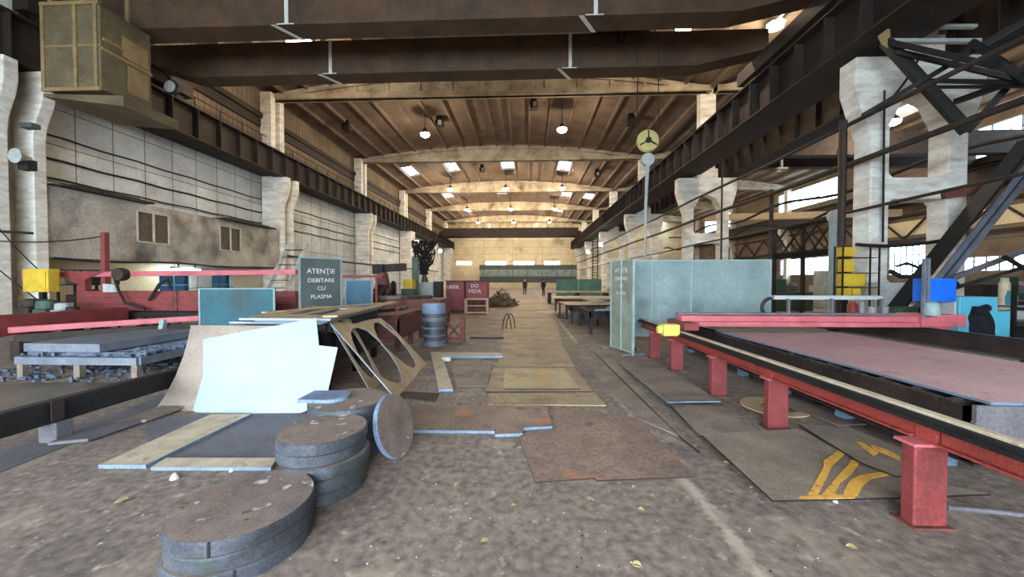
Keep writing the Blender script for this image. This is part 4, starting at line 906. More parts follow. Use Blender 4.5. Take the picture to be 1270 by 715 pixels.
MB().tube([c + Vector((-rc * math.sin(k * PI / 12), 0, -rc * math.cos(k * PI / 12))) for k in range(13)] + [c + Vector((.2, 0, rc))], .03, 6).build('drag_chain', DARK, gt)
e1 = AY(1090, 372, YG + .35); MB().box(c.x, e1.x, YG + .27, YG + .43, c.z + rc - .02, c.z + rc + .05).build('cable_tray', GREYM, gt)
for fx in (.1, .5, .95): MB().box(c.x + (e1.x - c.x) * fx, c.x + (e1.x - c.x) * fx + .04, YG + .2, YG + .24, 1.0, c.z + rc).build('tray_bracket', GREYPL, gt)
# ------------------------------------------------------------------ welding screens
def screen(a, b, z0, z1, m, me, label, lines=None, flip=False, legs=True, tk=.04, name='welding_screen', splits=()):
    a = Vector((a[0], a[1], 0)); b = Vector((b[0], b[1], 0)); r = empty(name, (a + b) / 2, label, 'screen')
    d = (b - a).normalized(); nn = Vector((d.y, -d.x, 0)); L_ = (b - a).length
    M = frame(a, d, (0, 0, 1))
    MB().plate([[(.03, z0), (L_ - .03, z0), (L_ - .03, z1 - .03), (.03, z1 - .03)]], M, tk * .4).build('panel', m, r)
    f = MB()
    for p in (a + d * .02, b - d * .02): f.bar(p + Vector((0, 0, 0 if legs else z0)) - nn * tk * .2, p + Vector((0, 0, z1)) - nn * tk * .2, tk, tk, (d.x, d.y, 0))
    f.bar(a + Vector((0, 0, z1 - .015)) - nn * tk * .2, b + Vector((0, 0, z1 - .015)) - nn * tk * .2, tk * .8, .03); f.bar(a + Vector((0, 0, z0 + .01)) - nn * tk * .2, b + Vector((0, 0, z0 + .01)) - nn * tk * .2, tk * .8, .03)
    for s in splits: f.bar(a + d * s * L_ + Vector((0, 0, z0)) + nn * .008, a + d * s * L_ + Vector((0, 0, z1)) + nn * .008, .03, .03, (d.x, d.y, 0))
    f.build('frame', me, r)
    if legs:
        for p in (a + d * .05, b - d * .05): MB().bar(p - nn * .3 + Vector((0, 0, .02)), p + nn * .25 + Vector((0, 0, .02)), .05, .04).build('foot', GREYPL, r)
    if lines:
        for i, (s, size, zz) in enumerate(lines):
            Mt = frame(a + d * L_ * .5 + nn * .012 + Vector((0, 0, zz)), d, (0, 0, 1)); text(s, size, Mt, WHITEP, r)
    return r
A = G(785, 441); B = G(757, 431)
LN = lambda k, z: [('ATEN\u0162IE', .17 * k, z), ('DEBITARE', .145 * k, z - .23 * k), ('CU', .14 * k, z - .43 * k), ('PLASMA', .14 * k, z - .64 * k)]
screen(B, A, .05, 2.07, OLIVEG, TEALE, 'narrow olive grey lettered screen standing at the far end of the red rail', LN(.8, 1.83), splits=(.5,))
W0 = AY(786, 322, 8.75); W1 = AY(957, 322, 8.75)
screen((W0.x, 8.75), (W1.x, 8.75), .3, W0.z, TEAL, TEALE, 'wide grey teal screen behind the cutting gantry', splits=(.42, .13))
a, b = AY(370, 318, 8.0), AY(424, 321, 8.7)
screen((a.x, a.y), (b.x, b.y), .05, a.z, GREYG, TEAL, 'tall grey green lettered screen behind the sheet table', LN(.92, 1.82))
a, b = AY(246, 357, 8.0), AY(341, 356, 8.3)
screen((a.x, a.y), (b.x, b.y), .25, a.z, TEALD, TEAL, 'dark teal screen with a sooty patch left of the sheet table')
a, b = AY(428, 346, 12.0), AY(462, 346, 12.0)
rs = screen((a.x, a.y), (b.x, b.y), .3, 1.64, BLUEP, TEALE, 'small slate blue screen hung in a red frame behind the lettered one')
f = MB(); f.bar((a.x - .2, 12.08, 0), (a.x - .2, 12.08, 1.75), .1, .1).bar((b.x + .1, 12.08, 0), (b.x + .1, 12.08, 1.75), .06, .06).bar((a.x - .25, 12.08, 1.75), (b.x + .3, 12.08, 1.75), .08, .08).build('red_frame', RED, rs)
# ------------------------------------------------------------------ right side clutter behind the gantry
a = AY(1037, 263, 11.2)
tp_ = empty('teal_post', (a.x, 11.2, 0), 'pale teal square post left of the yellow boxes', 'post')
MB().box(a.x - .13, a.x + .13, 11.1, 11.3, 0, a.z - .25).build('shaft', TEALE, tp_, bevel=.01); MB().lathe([(.09, -.1), (.2, -.1), (.2, .1), (.09, .1)], Matrix.Translation((a.x, 11.2, a.z - .12)) @ Matrix.Rotation(PI / 2, 4, 'X'), 18).build('pulley', GREYM, tp_)
MB().box(a.x + .2, a.x + .3, 11.1, 11.2, .5, 2.5).build('guide', DARK, tp_); MB().box(a.x - .25, a.x + .25, 11, 11.4, 0, .04).build('base_plate', GREYPL, tp_)
yr = 9.75
rk = empty('box_rack', (AY(1060, 370, yr).x, yr, 0), 'black rack holding yellow electrical boxes before the nearest right column', 'rack')
x0, x1 = AY(1043, 340, yr).x, AY(1088, 340, yr).x
f = MB()
for x in (x0, x1):
    for y in (yr - .05, yr + .2): f.bar((x, y, 0), (x, y, 2.5), .03, .03)
for py in (319, 338, 356, 369): z = AY(1050, py, yr).z; f.box(x0, x1, yr - .05, yr + .22, z - .015, z + .0)
f.build('frame', DARK, rk)
YB_ = 'yellow boxes on the black rack'
for (u0, v0, u1, v1, lab) in ((1044, 306, 1061, 318, 'upper small yellow box on the black rack'), (1045, 321, 1060, 337, 'second small yellow box on the black rack under the upper one'), (1043.5, 339, 1074, 355, 'widest yellow box on the black rack'), (1043.5, 357, 1056, 368, 'left yellow box on the lowest shelf of the black rack'), (1058, 357.5, 1068, 366, 'small right yellow box on the lowest shelf of the black rack')):
    p, q = AY(u0, v1, yr), AY(u1, v0, yr); bx = MB().box(p.x, q.x, yr, yr + .16, p.z + .004, q.z).build('electrical_box', YEL, org=((p.x + q.x) / 2, yr + .08, p.z), bevel=.01); tag(bx, lab, 'electrical box', YB_)
    MB().box(p.x + .02, q.x - .02, yr - .012, yr, p.z + .03, q.z - .02).build('door', YEL, bx)
# bench with small things behind the gantry
yb_ = 9.3
bn = empty('work_bench', (8.2, yb_, 0), 'grey bench behind the cutting gantry holding small parts', 'bench')
x0, x1 = AY(1000, 392, yb_).x, AY(1140, 392, yb_).x; zt = AY(1050, 393, yb_).z
MB().box(x0, x1, yb_ - .35, yb_ + .25, zt - .05, zt).build('top', GREYPL, bn)
for x in (x0 + .05, x1 - .05, (x0 + x1) / 2): MB().box(x - .04, x + .04, yb_ - .3, yb_ - .22, 0, zt - .05).box(x - .04, x + .04, yb_ + .1, yb_ + .18, 0, zt - .05).build('leg', DARK, bn)
def thing_at(px, py0, py1, Y, w_px): 
    p, q = AY(px - w_px / 2, py0, Y), AY(px + w_px / 2, py1, Y); return p, q
p, q = thing_at(1057, 392, 373, yb_, 10); c = (p + q) / 2
o = MB().lathe([(.1, 0), (.1, q.z - zt - .1), (.05, q.z - zt - .03), (.05, q.z - zt)], Matrix.Translation((c.x, yb_, zt)), 18).build('gas_bottle', REDO, smooth=True); tag(o, 'short red cylinder on the bench behind the gantry', 'gas cylinder')
p, q = thing_at(1069, 392, 374, yb_, 12); c = (p + q) / 2
o = MB().lathe([(.13, 0), (.12, .06), (.05, .1), (.05, q.z - zt - .03), (.06, q.z - zt)], Matrix.Translation((c.x, yb_, zt)), 18).build('pedestal', GREYM, smooth=True); tag(o, 'pale pedestal next to the short red cylinder', 'pedestal')
for px, wpx, m_, lab in ((1082, 9, GREYM, 'left grey tin on the bench'), (1096, 9, GREYM, 'right grey tin on the bench')):
    p, q = thing_at(px, 392, 381, yb_, wpx); c = (p + q) / 2; h = q.z - zt
    o = MB().lathe([(.09, 0), (.09, h), (.1, h), (.1, h + .02)], Matrix.Translation((c.x, yb_, zt)), 16).build('tin', m_); tag(o, lab, 'tin', 'tins on the bench')
p, q = thing_at(1119, 391, 380, yb_, 24); o = MB().box(p.x, q.x, yb_ - .15, yb_ + .15, zt, q.z).build('crate', GREENM, bevel=.02); tag(o, 'dark green crate on the right end of the bench', 'crate')
# grey machine by the column
ym = 10.05; p, q = AY(1086, 381, ym), AY(1132, 350, ym)
mc = empty('grey_machine', (p.x + .4, ym, 0), 'light grey slope fronted machine before the nearest right column', 'machine')
MB().hexa([(p.x, ym - .1, .4), (q.x - .35, ym - .1, .4), (q.x - .35, ym + .35, .4), (p.x, ym + .35, .4), (p.x, ym - .1, q.z), (q.x, ym - .1, q.z), (q.x, ym + .35, q.z), (p.x, ym + .35, q.z)]).build('body', GREYM, mc, bevel=.02); MB().box(p.x, q.x - .4, ym - .05, ym + .3, 0, .4).build('base', DARK, mc)
tag(MB().tube([AY(1104, 336, 10.0), AY(1118, 343, 10.0), AY(1140, 342, 10.0), AY(1147, 348, 10.0)], .06, 6).tube([AY(1112, 330, 10.0), AY(1125, 326, 10.0), AY(1140, 332, 10.0)], .035, 6).build('hose_bundle', CABLE), 'tangle of black hoses over the grey machine', 'hoses')
# cyan cabinet and coat
yc = 7.75; p, q = AY(1188, 440, yc), AY(1254, 368, yc); xm = AY(1238, 368, yc).x; zs = AY(1240, 386, yc).z
cy = empty('cabinet', ((p.x + q.x) / 2, yc, 0), 'cyan stepped cabinet with a coat on its door right of the blue box', 'cabinet')
MB().hexa([(p.x, yc, 0), (xm, yc, 0), (xm, yc + .5, 0), (p.x, yc + .5, 0), (p.x, yc, q.z), (xm, yc, q.z), (xm, yc + .5, q.z), (p.x, yc + .5, q.z)]).box(xm, q.x, yc, yc + .5, 0, zs).build('body', CYAN, cy, bevel=.01)
MB().box(p.x + .04, xm - .03, yc - .015, yc, .1, q.z - .05).build('door', CYAN, cy)
m = MB(); cx = AY(1216, 378, yc).x; zt_ = AY(1216, 379, yc).z; zb_ = AY(1220, 430, yc).z
rows = []
for i in range(11):
    t = i / 10; z = zt_ + (zb_ - zt_) * t; wl = .12 + .13 * min(1, t * 3) - .05 * t; wr = .06 + .14 * min(1, t * 3) + .12 * t; dp = .05 + .09 * min(1, t * 3)
    if i < 4: wl += .07
    rows.append([(cx - wl + (wl + wr) * k / 14 + .02 * math.sin(i * .8 + k * .5), yc - .02 - dp * math.sin(PI * k / 14) * (1 + .22 * math.sin(k * 2.1 + i * .25)), z) for k in range(15)])
for i in range(11):
    for pnt in rows[i]: m.v.append(Vector(pnt))
for i in range(10):
    for k in range(14): a = i * 15 + k; m.f.append((a, a + 15, a + 16, a + 1)); m.mi.append(0)
o = m.build('coat', CLOTH, smooth='all'); sm = o.modifiers.new('thickness', 'SOLIDIFY'); sm.thickness = .03; sm.offset = -1; ss = o.modifiers.new('soft', 'SUBSURF'); ss.levels = ss.render_levels = 2
tag(o, 'black coat hanging on the cyan cabinet', 'coat')
MB().tube([(cx - .2, yc - .1, zt_ - .16), (cx - .16, yc - .15, zt_ - .07), (cx - .06, yc - .15, zt_ - .03), (cx + .04, yc - .1, zt_ - .06)], [.05, .08, .075, .04], 10).build('hood', CLOTH, o, smooth='all')
# shelves with odds and ends at the right edge
ys_ = 8.3; x0 = AY(1258, 400, ys_).x
sh = empty('shelf_rack', (x0 + .8, ys_, 0), 'dark shelf rack at the right edge past the cyan cabinet', 'shelf')
for z in (.35, .75, 1.05): MB().box(x0, x0 + 1.6, ys_, ys_ + .5, z - .03, z).build('shelf', GREYPL, sh)
for x in (x0 + .02, x0 + 1.58):
    for yy in (ys_, ys_ + .44): MB().box(x - .03, x + .03, yy, yy + .06, 0, 1.5).build('upright', DARK, sh)
o = MB().lathe([(.08, 0), (.09, .2), (.06, .3), (.07, .34)], Matrix.Translation((x0 + .18, ys_ + .2, 1.05)), 16).build('canister', CYAN, smooth=True); tag(o, 'teal canister on the shelf at the right edge', 'canister')
o = MB().box(x0 + .03, x0 + .4, ys_ + .1, ys_ + .4, .75, .95).build('tool_box', GREYM, bevel=.02); tag(o, 'grey box on the middle shelf at the right edge', 'box')
o = MB().box(x0 + .1, x0 + .5, ys_ + .1, ys_ + .4, .35, .6).build('tool_box', DARK, bevel=.02); tag(o, 'black box on the bottom shelf at the right edge', 'box')
a = AY(1245, 385, 10); o = MB().lathe([(.1, 0), (.1, .7), (.07, .78), (.07, .85)], Matrix.Translation((a.x, 10, a.z)), 16).box(a.x - .6, a.x + .6, 9.8, 10.3, a.z - .08, a.z).build('plastic_canister', CREAM); 
tag(o, 'cream tall canister on a ledge above the cyan cabinet', 'canister')
tag(MB().box(a.x - .7, a.x + .9, 9.8, 10.4, 0, a.z - .08).build('machine', GREENM, bevel=.03), 'dark machine base behind the cyan cabinet', 'machine')
# ------------------------------------------------------------------ left: rail beam, low table, red machine
XLR = -4.72
rl = empty('rail_beam', (XLR, 4, 0), 'dark steel rail beam on short posts at the left edge', 'rail')
MB().ibeam((XLR, -.6, .305), (XLR, 7.4, .305), .14, .2, .03).box(XLR + .05, XLR + .065, -.6, 7.4, .22, .39).build('beam', DARK, rl)
MB().box(XLR - .05, XLR + .05, -.6, 7.4, .405, .42).build('rail_head', DARKBR, rl)
for y in (1.0, 3.45, 5.4, 7.2): MB().box(XLR - .09, XLR + .1, y - .07, y + .07, 0, .205).build('post', GREYPL if y < 4 else RUST, rl, bevel=.01)
MB().box(XLR + .075, XLR + .09, 3.36, 3.46, .22, .42).build('joint_plate', DARKBR, rl)
lt_ = empty('slag_table', (-7.3, 6.3, 0), 'low blue grey table with slag and a thick slab at left', 'table')
x0, x1, y0, y1 = AY(22, 450, 5.65).x, AY(172, 450, 5.65).x, 5.65, 7.45
f = MB()
for y in (y0, y1): f.bar((x0, y, .3), (x1, y, .3), .08, .12)
for x in (x0, x1): f.bar((x, y0, .3), (x, y1, .3), .08, .12)
f.build('frame', SLAB, lt_)
for x in (x0 + .06, (x0 + x1) / 2, x1 - .06):
    for y in (y0 + .02, y1): MB().box(x - .05, x + .05, y - .04, y + .04, 0, .24).build('leg', PLATE, lt_)
sl = MB()
for k in range(15): sl.box(x0, x1, y0 + .12 + k * .165, y0 + .135 + k * .165, .26, .42)
for k in range(260):
    x, y = R.uniform(x0, x1), R.uniform(y0, y1); s = R.uniform(.015, .045); M = Matrix.Translation((x, y, .38 + R.uniform(-.03, .03))) @ Matrix.Rotation(R.random() * 6, 4, (R.random(), R.random(), R.random() + .1)); sl.obox(M, s * 2, s * 1.4, s)
sl.build('slag_grate', SLAG, lt_)['kind'] = 'stuff'
m = MB().hexa([(x0 + .03, y0 + .05, .43), (AY(126, 430, 5.7).x, y0 + .02, .43), (-6.9, y1 + .2, .43), (x0 + .2, y1, .43), (x0 + .03, y0 + .05, .57), (AY(126, 430, 5.7).x, y0 + .02, .57), (-6.9, y1 + .2, .57), (x0 + .2, y1, .57)]).build('steel_slab', SLAB, bevel=.01); tag(m, 'thick blue grey slab resting on the low slag table', 'slab')
sl = MB()
for k in range(420):
    x, y = R.uniform(x0 - 1.2, x1 + .2), R.uniform(y0 - .2, y1); s = R.uniform(.01, .035); sl.obox(Matrix.Translation((x, y, s * .6)) @ Matrix.Rotation(R.random() * 6, 4, (R.random(), R.random(), 1)), s * 2.5, s * 1.5, s)
tag(sl.build('slag_heap', SLAG), 'blue grey slag crumbs spread under the low slag table', 'slag', None, 'stuff')
tag(MB().plate([[(-8.6, 3.9), (-5.3, 3.9), (-5.4, 5.2), (-6.2, 5.4), (-8.8, 5.3)]], Matrix.Translation((0, 0, .02)), .018).build('floor_plate', mat('rust brown floor plate', (120, 100, 76), (84, 76, 70), 1.5, .35, .2, fine=.2)), 'rust brown oily plate on the floor before the low slag table', 'floor plate', FPG)
for i in range(7):
    y = 3.3 + i * .5; x = -4.58 + R.uniform(-.03, .05); o = MB().plate([[(0, 0), (.28, .1), (.3, .6), (.02, .5)]], Matrix.Translation((x, y, .05)), .03).build('offcut', PLATE if i % 2 else GREYPL); tag(o, 'flat offcut lying on the floor along the left rail beam', 'offcut', 'offcuts along the left rail beam')
# red cutting machine behind
yr = 9.4
rm = empty('cutting_machine', (-9, yr, 0), 'long red cutting machine in front of the left wall', 'cutting machine')
p, q = AY(95, 385, yr), AY(366, 361, yr)
bm = MB().box(p.x, q.x, yr, yr + .4, p.z, q.z); bm.build('beam_box', RED, rm, bevel=.01)
rb = MB()
for z in (.33, .66): rb.box(p.x, q.x, yr - .02, yr, p.z + (q.z - p.z) * z, p.z + (q.z - p.z) * z + .02)
for t in (.45,): rb.box(p.x + (q.x - p.x) * t, p.x + (q.x - p.x) * t + .12, yr - .03, yr, p.z, q.z)
rb.build('rib', RUST, rm)
tb_ = MB().bar(AY(30, 341, yr + .1), AY(368, 337, yr + .1), .12, .13); tb_.build('upper_tube', PINK, rm)
MB().hexa([AY(80, 345, yr), AY(95, 352, yr), AY(95, 352, yr + .2), AY(80, 345, yr + .2), AY(80, 336, yr), AY(128, 336, yr), AY(128, 336, yr + .2), AY(80, 336, yr + .2)]).bar(AY(105, 342, yr + .1), AY(105, 362, yr + .1), .22, .15, (0, 1, 0)).build('bracket', RED, rm)
MB().bar(AY(130, 288, yr + .15), AY(131, 362, yr + .15), .12, .12, (0, 1, 0)).build('mast', RED, rm)
c = AY(150, 340, yr - .05); MB().lathe([(.16, -.1), (.18, 0), (.16, .1)], Matrix.Translation(c) @ Matrix.Rotation(PI / 2, 4, 'X'), 18).build('motor', DARKBR, rm, smooth=True)
MB().lathe([(.1, 0), (.1, .22)], Matrix.Translation(AY(134, 362, yr - .1)), 14).lathe([(.1, 0), (.1, .2)], Matrix.Translation(AY(142, 362, yr - .1)), 14).build('white_filter', GREYM, rm)
MB().tube([AY(142, 345, yr - .1), AY(147, 360, yr - .15), AY(155, 375, yr - .2), AY(180, 383, yr - .2)], .035, 6).tube([AY(185, 372, yr - .1), AY(198, 352, yr - .15), AY(208, 346, yr - .15), AY(212, 358, yr - .1)], .04, 6).build('hose', CABLE, rm)
MB().box(p.x, q.x, yr - .1, yr + .5, p.z - .25, p.z - .02).build('lower_beam', DARK, rm)
for t in (.08, .35, .62, .9): x = p.x + (q.x - p.x) * t; MB().box(x - .12, x + .12, yr, yr + .3, 0, p.z - .25).build('leg', RUST, rm)
for t in (.15, .2, .27, .32): MB().lathe([(.06, 0), (.06, .2)], Matrix.Translation((p.x + (q.x - p.x) * (t + .2), yr - .3, .45)), 12).box(p.x + (q.x - p.x) * (t + .2) - .05, p.x + (q.x - p.x) * (t + .2) + .05, yr - .35, yr, .4, .46).build('roller', RUST, rm)
# nearer pink rail with end carriage
a, b = AY(12, 409, 6.9), AY(247, 394, 8.4)
pr = empty('pink_rail', (a.x, a.y, 0), 'pink red beam lying across in front of the red cutting machine', 'beam')
MB().bar(a, b, .12, .12).build('beam', PINK, pr, bevel=.01)
MB().box(a.x - .28, a.x - .0, a.y - .5, a.y + 2.2, a.z - .12, a.z + .3).build('end_carriage', RED, pr, bevel=.01)
MB().lathe([(.1, -.06), (.1, .06)], Matrix.Translation((a.x - .02, a.y - .4, a.z - .02)) @ Matrix.Rotation(PI / 2, 4, 'X'), 16).build('wheel', DARK, pr)
MB().bar((a.x, a.y + .1, a.z - .18), (b.x, b.y + .1, b.z - .2), .2, .16).build('under_beam', DARKBR, pr)
for t in (.02, .35, .7): c = a.lerp(b, t); MB().box(c.x - .1, c.x + .1, c.y, c.y + .2, 0, c.z - .24).build('leg', DARKBR, pr)
m = MB().bar((a + (b - a) * .77 + Vector((0, -.05, -.5))), (a + (b - a) * .8 + Vector((0, -.05, .02))), .1, .1).build('strut', TEALE, pr)
p, q = AY(28, 362, 8.95), AY(59, 333, 8.95)
eb = tag(MB().box(p.x, q.x, 8.95, 9.2, p.z, q.z).build('electrical_box', YEL, bevel=.02), 'yellow electrical box at the foot of the nearest left column', 'electrical box')
MB().box(p.x + .05, q.x - .05, 8.935, 8.95, p.z + .05, q.z - .05).build('door', YEL, eb)
MB().bar(((p.x + q.x) / 2, 9.1, 0), ((p.x + q.x) / 2, 9.1, p.z), .1, .1).build('stand', DARK, eb)
p, q = AY(72, 362, 10.05), AY(127, 334, 10.05)
sr = empty('storage_rack', (p.x + .5, 10, 0), 'black storage rack with hoses behind the red mast', 'rack')
f = MB()
for x in (p.x, (p.x + q.x) / 2, q.x): f.bar((x, 10.05, 0), (x, 10.05, q.z), .05, .05).bar((x, 10.45, 0), (x, 10.45, q.z), .05, .05)
for z in (.5, 1.0, 1.5, q.z): f.box(p.x, q.x, 10.05, 10.45, z - .03, z)
f.build('frame', DARK, sr)
for k in range(9): 
    z = [.5, 1.0, 1.5][k % 3]; x = p.x + .15 + k // 3 * .38; o = MB().box(x, x + .3, 10.1, 10.4, z + .002, z + R.uniform(.2, .36)).build('parts_bin', [GREENM, DARKBR, GREYG][k % 3], bevel=.01); tag(o, 'dull bin on the black storage rack behind the red mast', 'bin', 'bins on the black rack')
for px, py, s, m_, lab in ((38, 376, .3, DARKBR, 'brown gear housing left of the black rack'), (58, 378, .34, GREENM, 'green gear housing under the yellow box'), (78, 380, .26, GREYM, 'grey small motor beside the black rack'), (90, 384, .22, DARK, 'black small motor at the left end of the red box beam')):
    c = AY(px, py, 8.5); o = MB().box(c.x - s / 2, c.x + s / 2, 8.35, 8.65, 0, c.z - s * .3).lathe([(s * .5, 0), (s * .55, s * .1), (s * .5, s * .6), (s * .2, s * .7)], Matrix.Translation((c.x, 8.5, c.z - s * .3)), 16).build('gear_motor', m_, bevel=.01); tag(o, lab, 'motor', 'motors by the left column')
# small stair left of the lettered screen
sa = empty('steel_stair', AY(320, 350, 14), 'small steel stair leaning behind the red upper tube', 'stair')
p, q = AY(312, 352, 14), AY(350, 300, 15)
for d in (0, .8):
    MB().bar((p.x + d, 14, 0), (q.x + d, 15.5, q.z), .06, .16).build('stringer', CONC, sa)
for k in range(9):
    t = (k + 1) / 10; MB().box(p.x + (q.x - p.x) * t, p.x + (q.x - p.x) * t + .8, 14 + 1.5 * t - .1, 14 + 1.5 * t + .1, q.z * t, q.z * t + .03).build('tread', DARKBR, sa)
# ------------------------------------------------------------------ middle distance, left of the aisle
c = G(535, 430); rd = 29 / 2 / 455 * 9.05; nB = 22; hB = 52 / 455 * 9.05 / nB
for k in range(nB):
    j = (R.uniform(-.022, .022), R.uniform(-.022, .022))
    mb = MB().lathe([(rd - .004, 0), (rd, .004), (rd, hB - .007), (rd - .004, hB - .003)], Matrix.Translation((c.x + j[0], c.y + rd + j[1], k * hB)), 36)
    o = mb.build('thin_disc', R.choice([SLAB, STEELEDGE, STEELEDGE]) if k < nB - 5 else BLUEGR, org=(c.x, c.y + rd, k * hB), smooth=True)
    tag(o, 'topmost blue grey disc of the tall pile' if k == nB - 1 else 'bottom blue grey disc of the tall pile' if k == 0 else 'blue grey thin disc inside the tall pile beside the aisle', 'steel disc', 'discs of the tall blue pile')
# rusty trough bench
def rbench(x0, x1, y0, y1, z, lab, m_):
    r = empty('rusty_bench', ((x0 + x1) / 2, (y0 + y1) / 2, 0), lab, 'bench')
    MB().box(x0, x1, y0, y1, z - .08, z).build('top', m_, r)
    MB().box(x1 - .04, x1, y0, y1, z - .55, z - .08).box(x0, x0 + .04, y0, y1, z - .55, z - .08).box(x0, x1, y0, y0 + .04, z - .55, z - .08).build('apron', m_, r)
    for x in (x0 + .06, x1 - .06):
        for y in (y0 + .06, (y0 + y1) / 2, y1 - .06): MB().box(x - .05, x + .05, y - .05, y + .05, 0, z - .5).build('leg', m_, r)
    return r
b0_ = G(518, 424); rbench(-4.2, b0_.x - .05, 8.2, 10.2, .82, 'rust brown bench beside the tall blue disc pile', RUST)
rbench(-6.0, -3.0, 12.5, 14.2, .95, 'rust brown long bench piled with parts behind the blue disc pile', RUST)
for i in range(26):
    x, y, z = R.uniform(-5.8, -3.9), R.uniform(12.6, 13.9), .95
    l = R.uniform(.3, .9); a_ = R.uniform(-.5, .5)
    o = MB().bar((x, y, z + .05), (x + l * math.cos(a_), y + l * math.sin(a_) * .3, z + .05 + R.uniform(0, .02)), R.uniform(.06, .2), .1).build('iron_part', R.choice([DARK, RUST, DARKBR, GREYPL]), bevel=.01)
    tag(o, 'dark iron part lying on the long rusty bench', 'iron part', 'parts on the long rusty bench')
for i in range(8):
    x, y = R.uniform(-4.0, -3.3), R.uniform(8.4, 9.6); o = MB().bar((x, y, .86), (x + R.uniform(-.3, .3), y + .5, .86), R.uniform(.08, .2), .08).build('iron_part', R.choice([DARK, RUST, DARKBR]), bevel=.01); tag(o, 'dark iron part lying on the rusty bench nearest the blue disc pile', 'iron part', 'parts on the near rusty bench')
c = G(563, 424); fr_ = empty('rusty_bracket', c, 'rust red braced frame standing right of the tall blue disc pile', 'frame')
x0, x1, zt = G(549, 424).x, G(576, 424).x, .63
MB().box(x0, x0 + .1, c.y, c.y + .12, 0, zt).build('post', RUST, fr_); MB().box(x1 - .1, x1, c.y, c.y + .12, 0, zt).build('post', RUST, fr_)
MB().bar((x0, c.y + .06, .08), (x1, c.y + .06, .08), .08, .08).bar((x0 + .1, c.y + .06, .1), (x1 - .1, c.y + .06, .5), .05, .05).bar((x0 + .1, c.y + .06, .5), (x1 - .1, c.y + .06, .1), .05, .05).build('brace', RUST, fr_)
tag(MB().box(x1 + .05, x1 + 1.0, c.y + .6, c.y + .7, 0, .04).build('flat_strip', DARK), 'thin dark strip on the floor right of the rust red braced frame', 'strip')
c = G(629, 408); wl = empty('bent_wire', c, 'bent wire loop standing on the aisle floor', 'wire loop')
for dx, dy in ((0, 0), (.12, .15)):
    MB().tube([c + Vector((-.16 + dx + .3 * (k / 12), dy, .5 * math.sin(PI * k / 12) ** .6)) for k in range(13)], .018, 6).build('rod', DARK, wl)
# red cabinets with stencilled letters
def cabinet(px0, px1, top, Y, m_, lab, txts, depth=.9):
    p, q = AY(px0, top, Y), AY(px1, top, Y); r = empty('red_cabinet', ((p.x + q.x) / 2, Y, 0), lab, 'cabinet', 'red steel cabinets')
    MB().box(p.x, q.x, Y, Y + depth, .05, p.z).build('body', m_, r, bevel=.03); MB().box(p.x - .03, q.x + .03, Y - .03, Y + depth, p.z, p.z + .06).build('lid', RUST, r)
    MB().box(p.x + .05, q.x - .05, Y - .02, Y, .1, p.z - .06).build('door', m_, r); MB().box(p.x, q.x, Y, Y + depth, 0, .05).build('base', DARK, r)
    for s, size, fx, fz in txts: text(s, size, frame((p.x + (q.x - p.x) * fx, Y - .03, p.z * fz), (1, 0, 0), (0, 0, 1)), WHITEP, r)
cabinet(553, 576, 349, 18.6, RED, 'left red steel cabinet with a row of white stencilled characters', [('1800R,', .25, .4, .82)])
cabinet(577.5, 604.5, 349, 18.4, RED, 'right red steel cabinet with two rows of white stencilled letters', [('DO', .26, .42, .86), ('VEDA', .26, .42, .69)])
c = G(590, 389); rk = empty('small_rack', c, 'small cream rack standing in front of the red cabinets', 'rack')
x0, x1 = G(577, 389).x, G(604, 389).x
for x in (x0, x1):
    for y in (c.y, c.y + .4): MB().bar((x, y, 0), (x, y, .74), .07, .07).build('upright', BOARD, rk)
for z in (.08, .42, .74): MB().box(x0, x1, c.y - .03, c.y + .43, z - .05, z).build('shelf', BOARD, rk)
for k in range(4): o = MB().box(x0 + .12 + k * .2, x0 + .26 + k * .2, c.y + .1, c.y + .3, .42, .42 + .1 + .04 * (k % 2)).build('small_part', [RUST, DARKBR][k % 2], bevel=.01); tag(o, 'small brown part on the shelf of the cream rack', 'part', 'parts on the cream rack')
# scrap heap
c = G(618, 381); sh_ = MB()
for k in range(330):
    a_ = R.random() * 6.28; rr_ = 1.0 * math.sqrt(R.random()); x = c.x + rr_ * math.cos(a_) * .95 + .1; y = c.y + 1.2 + rr_ * math.sin(a_) * 1.2; zm = 1.05 * (1 - rr_ * .85); z = R.random() * zm + .05
    l = R.uniform(.1, .4); d = Vector((R.uniform(-1, 1), R.uniform(-1, 1), R.uniform(-.5, .5))).normalized() * l; pz = Vector((x, y, max(.1, z)))
    sh_.tube([pz - d, pz + Vector((R.uniform(-.1, .1), 0, R.uniform(0, .12))), pz + d], R.uniform(.015, .04), 4)
for v in sh_.v: v.z = max(v.z, .01)
tag(sh_.build('scrap_heap', mat('mixed scrap', (150, 132, 104), (54, 44, 36), 3, .7, .2)), 'tangled heap of metal scrap right of the red cabinets', 'scrap', None, 'stuff')
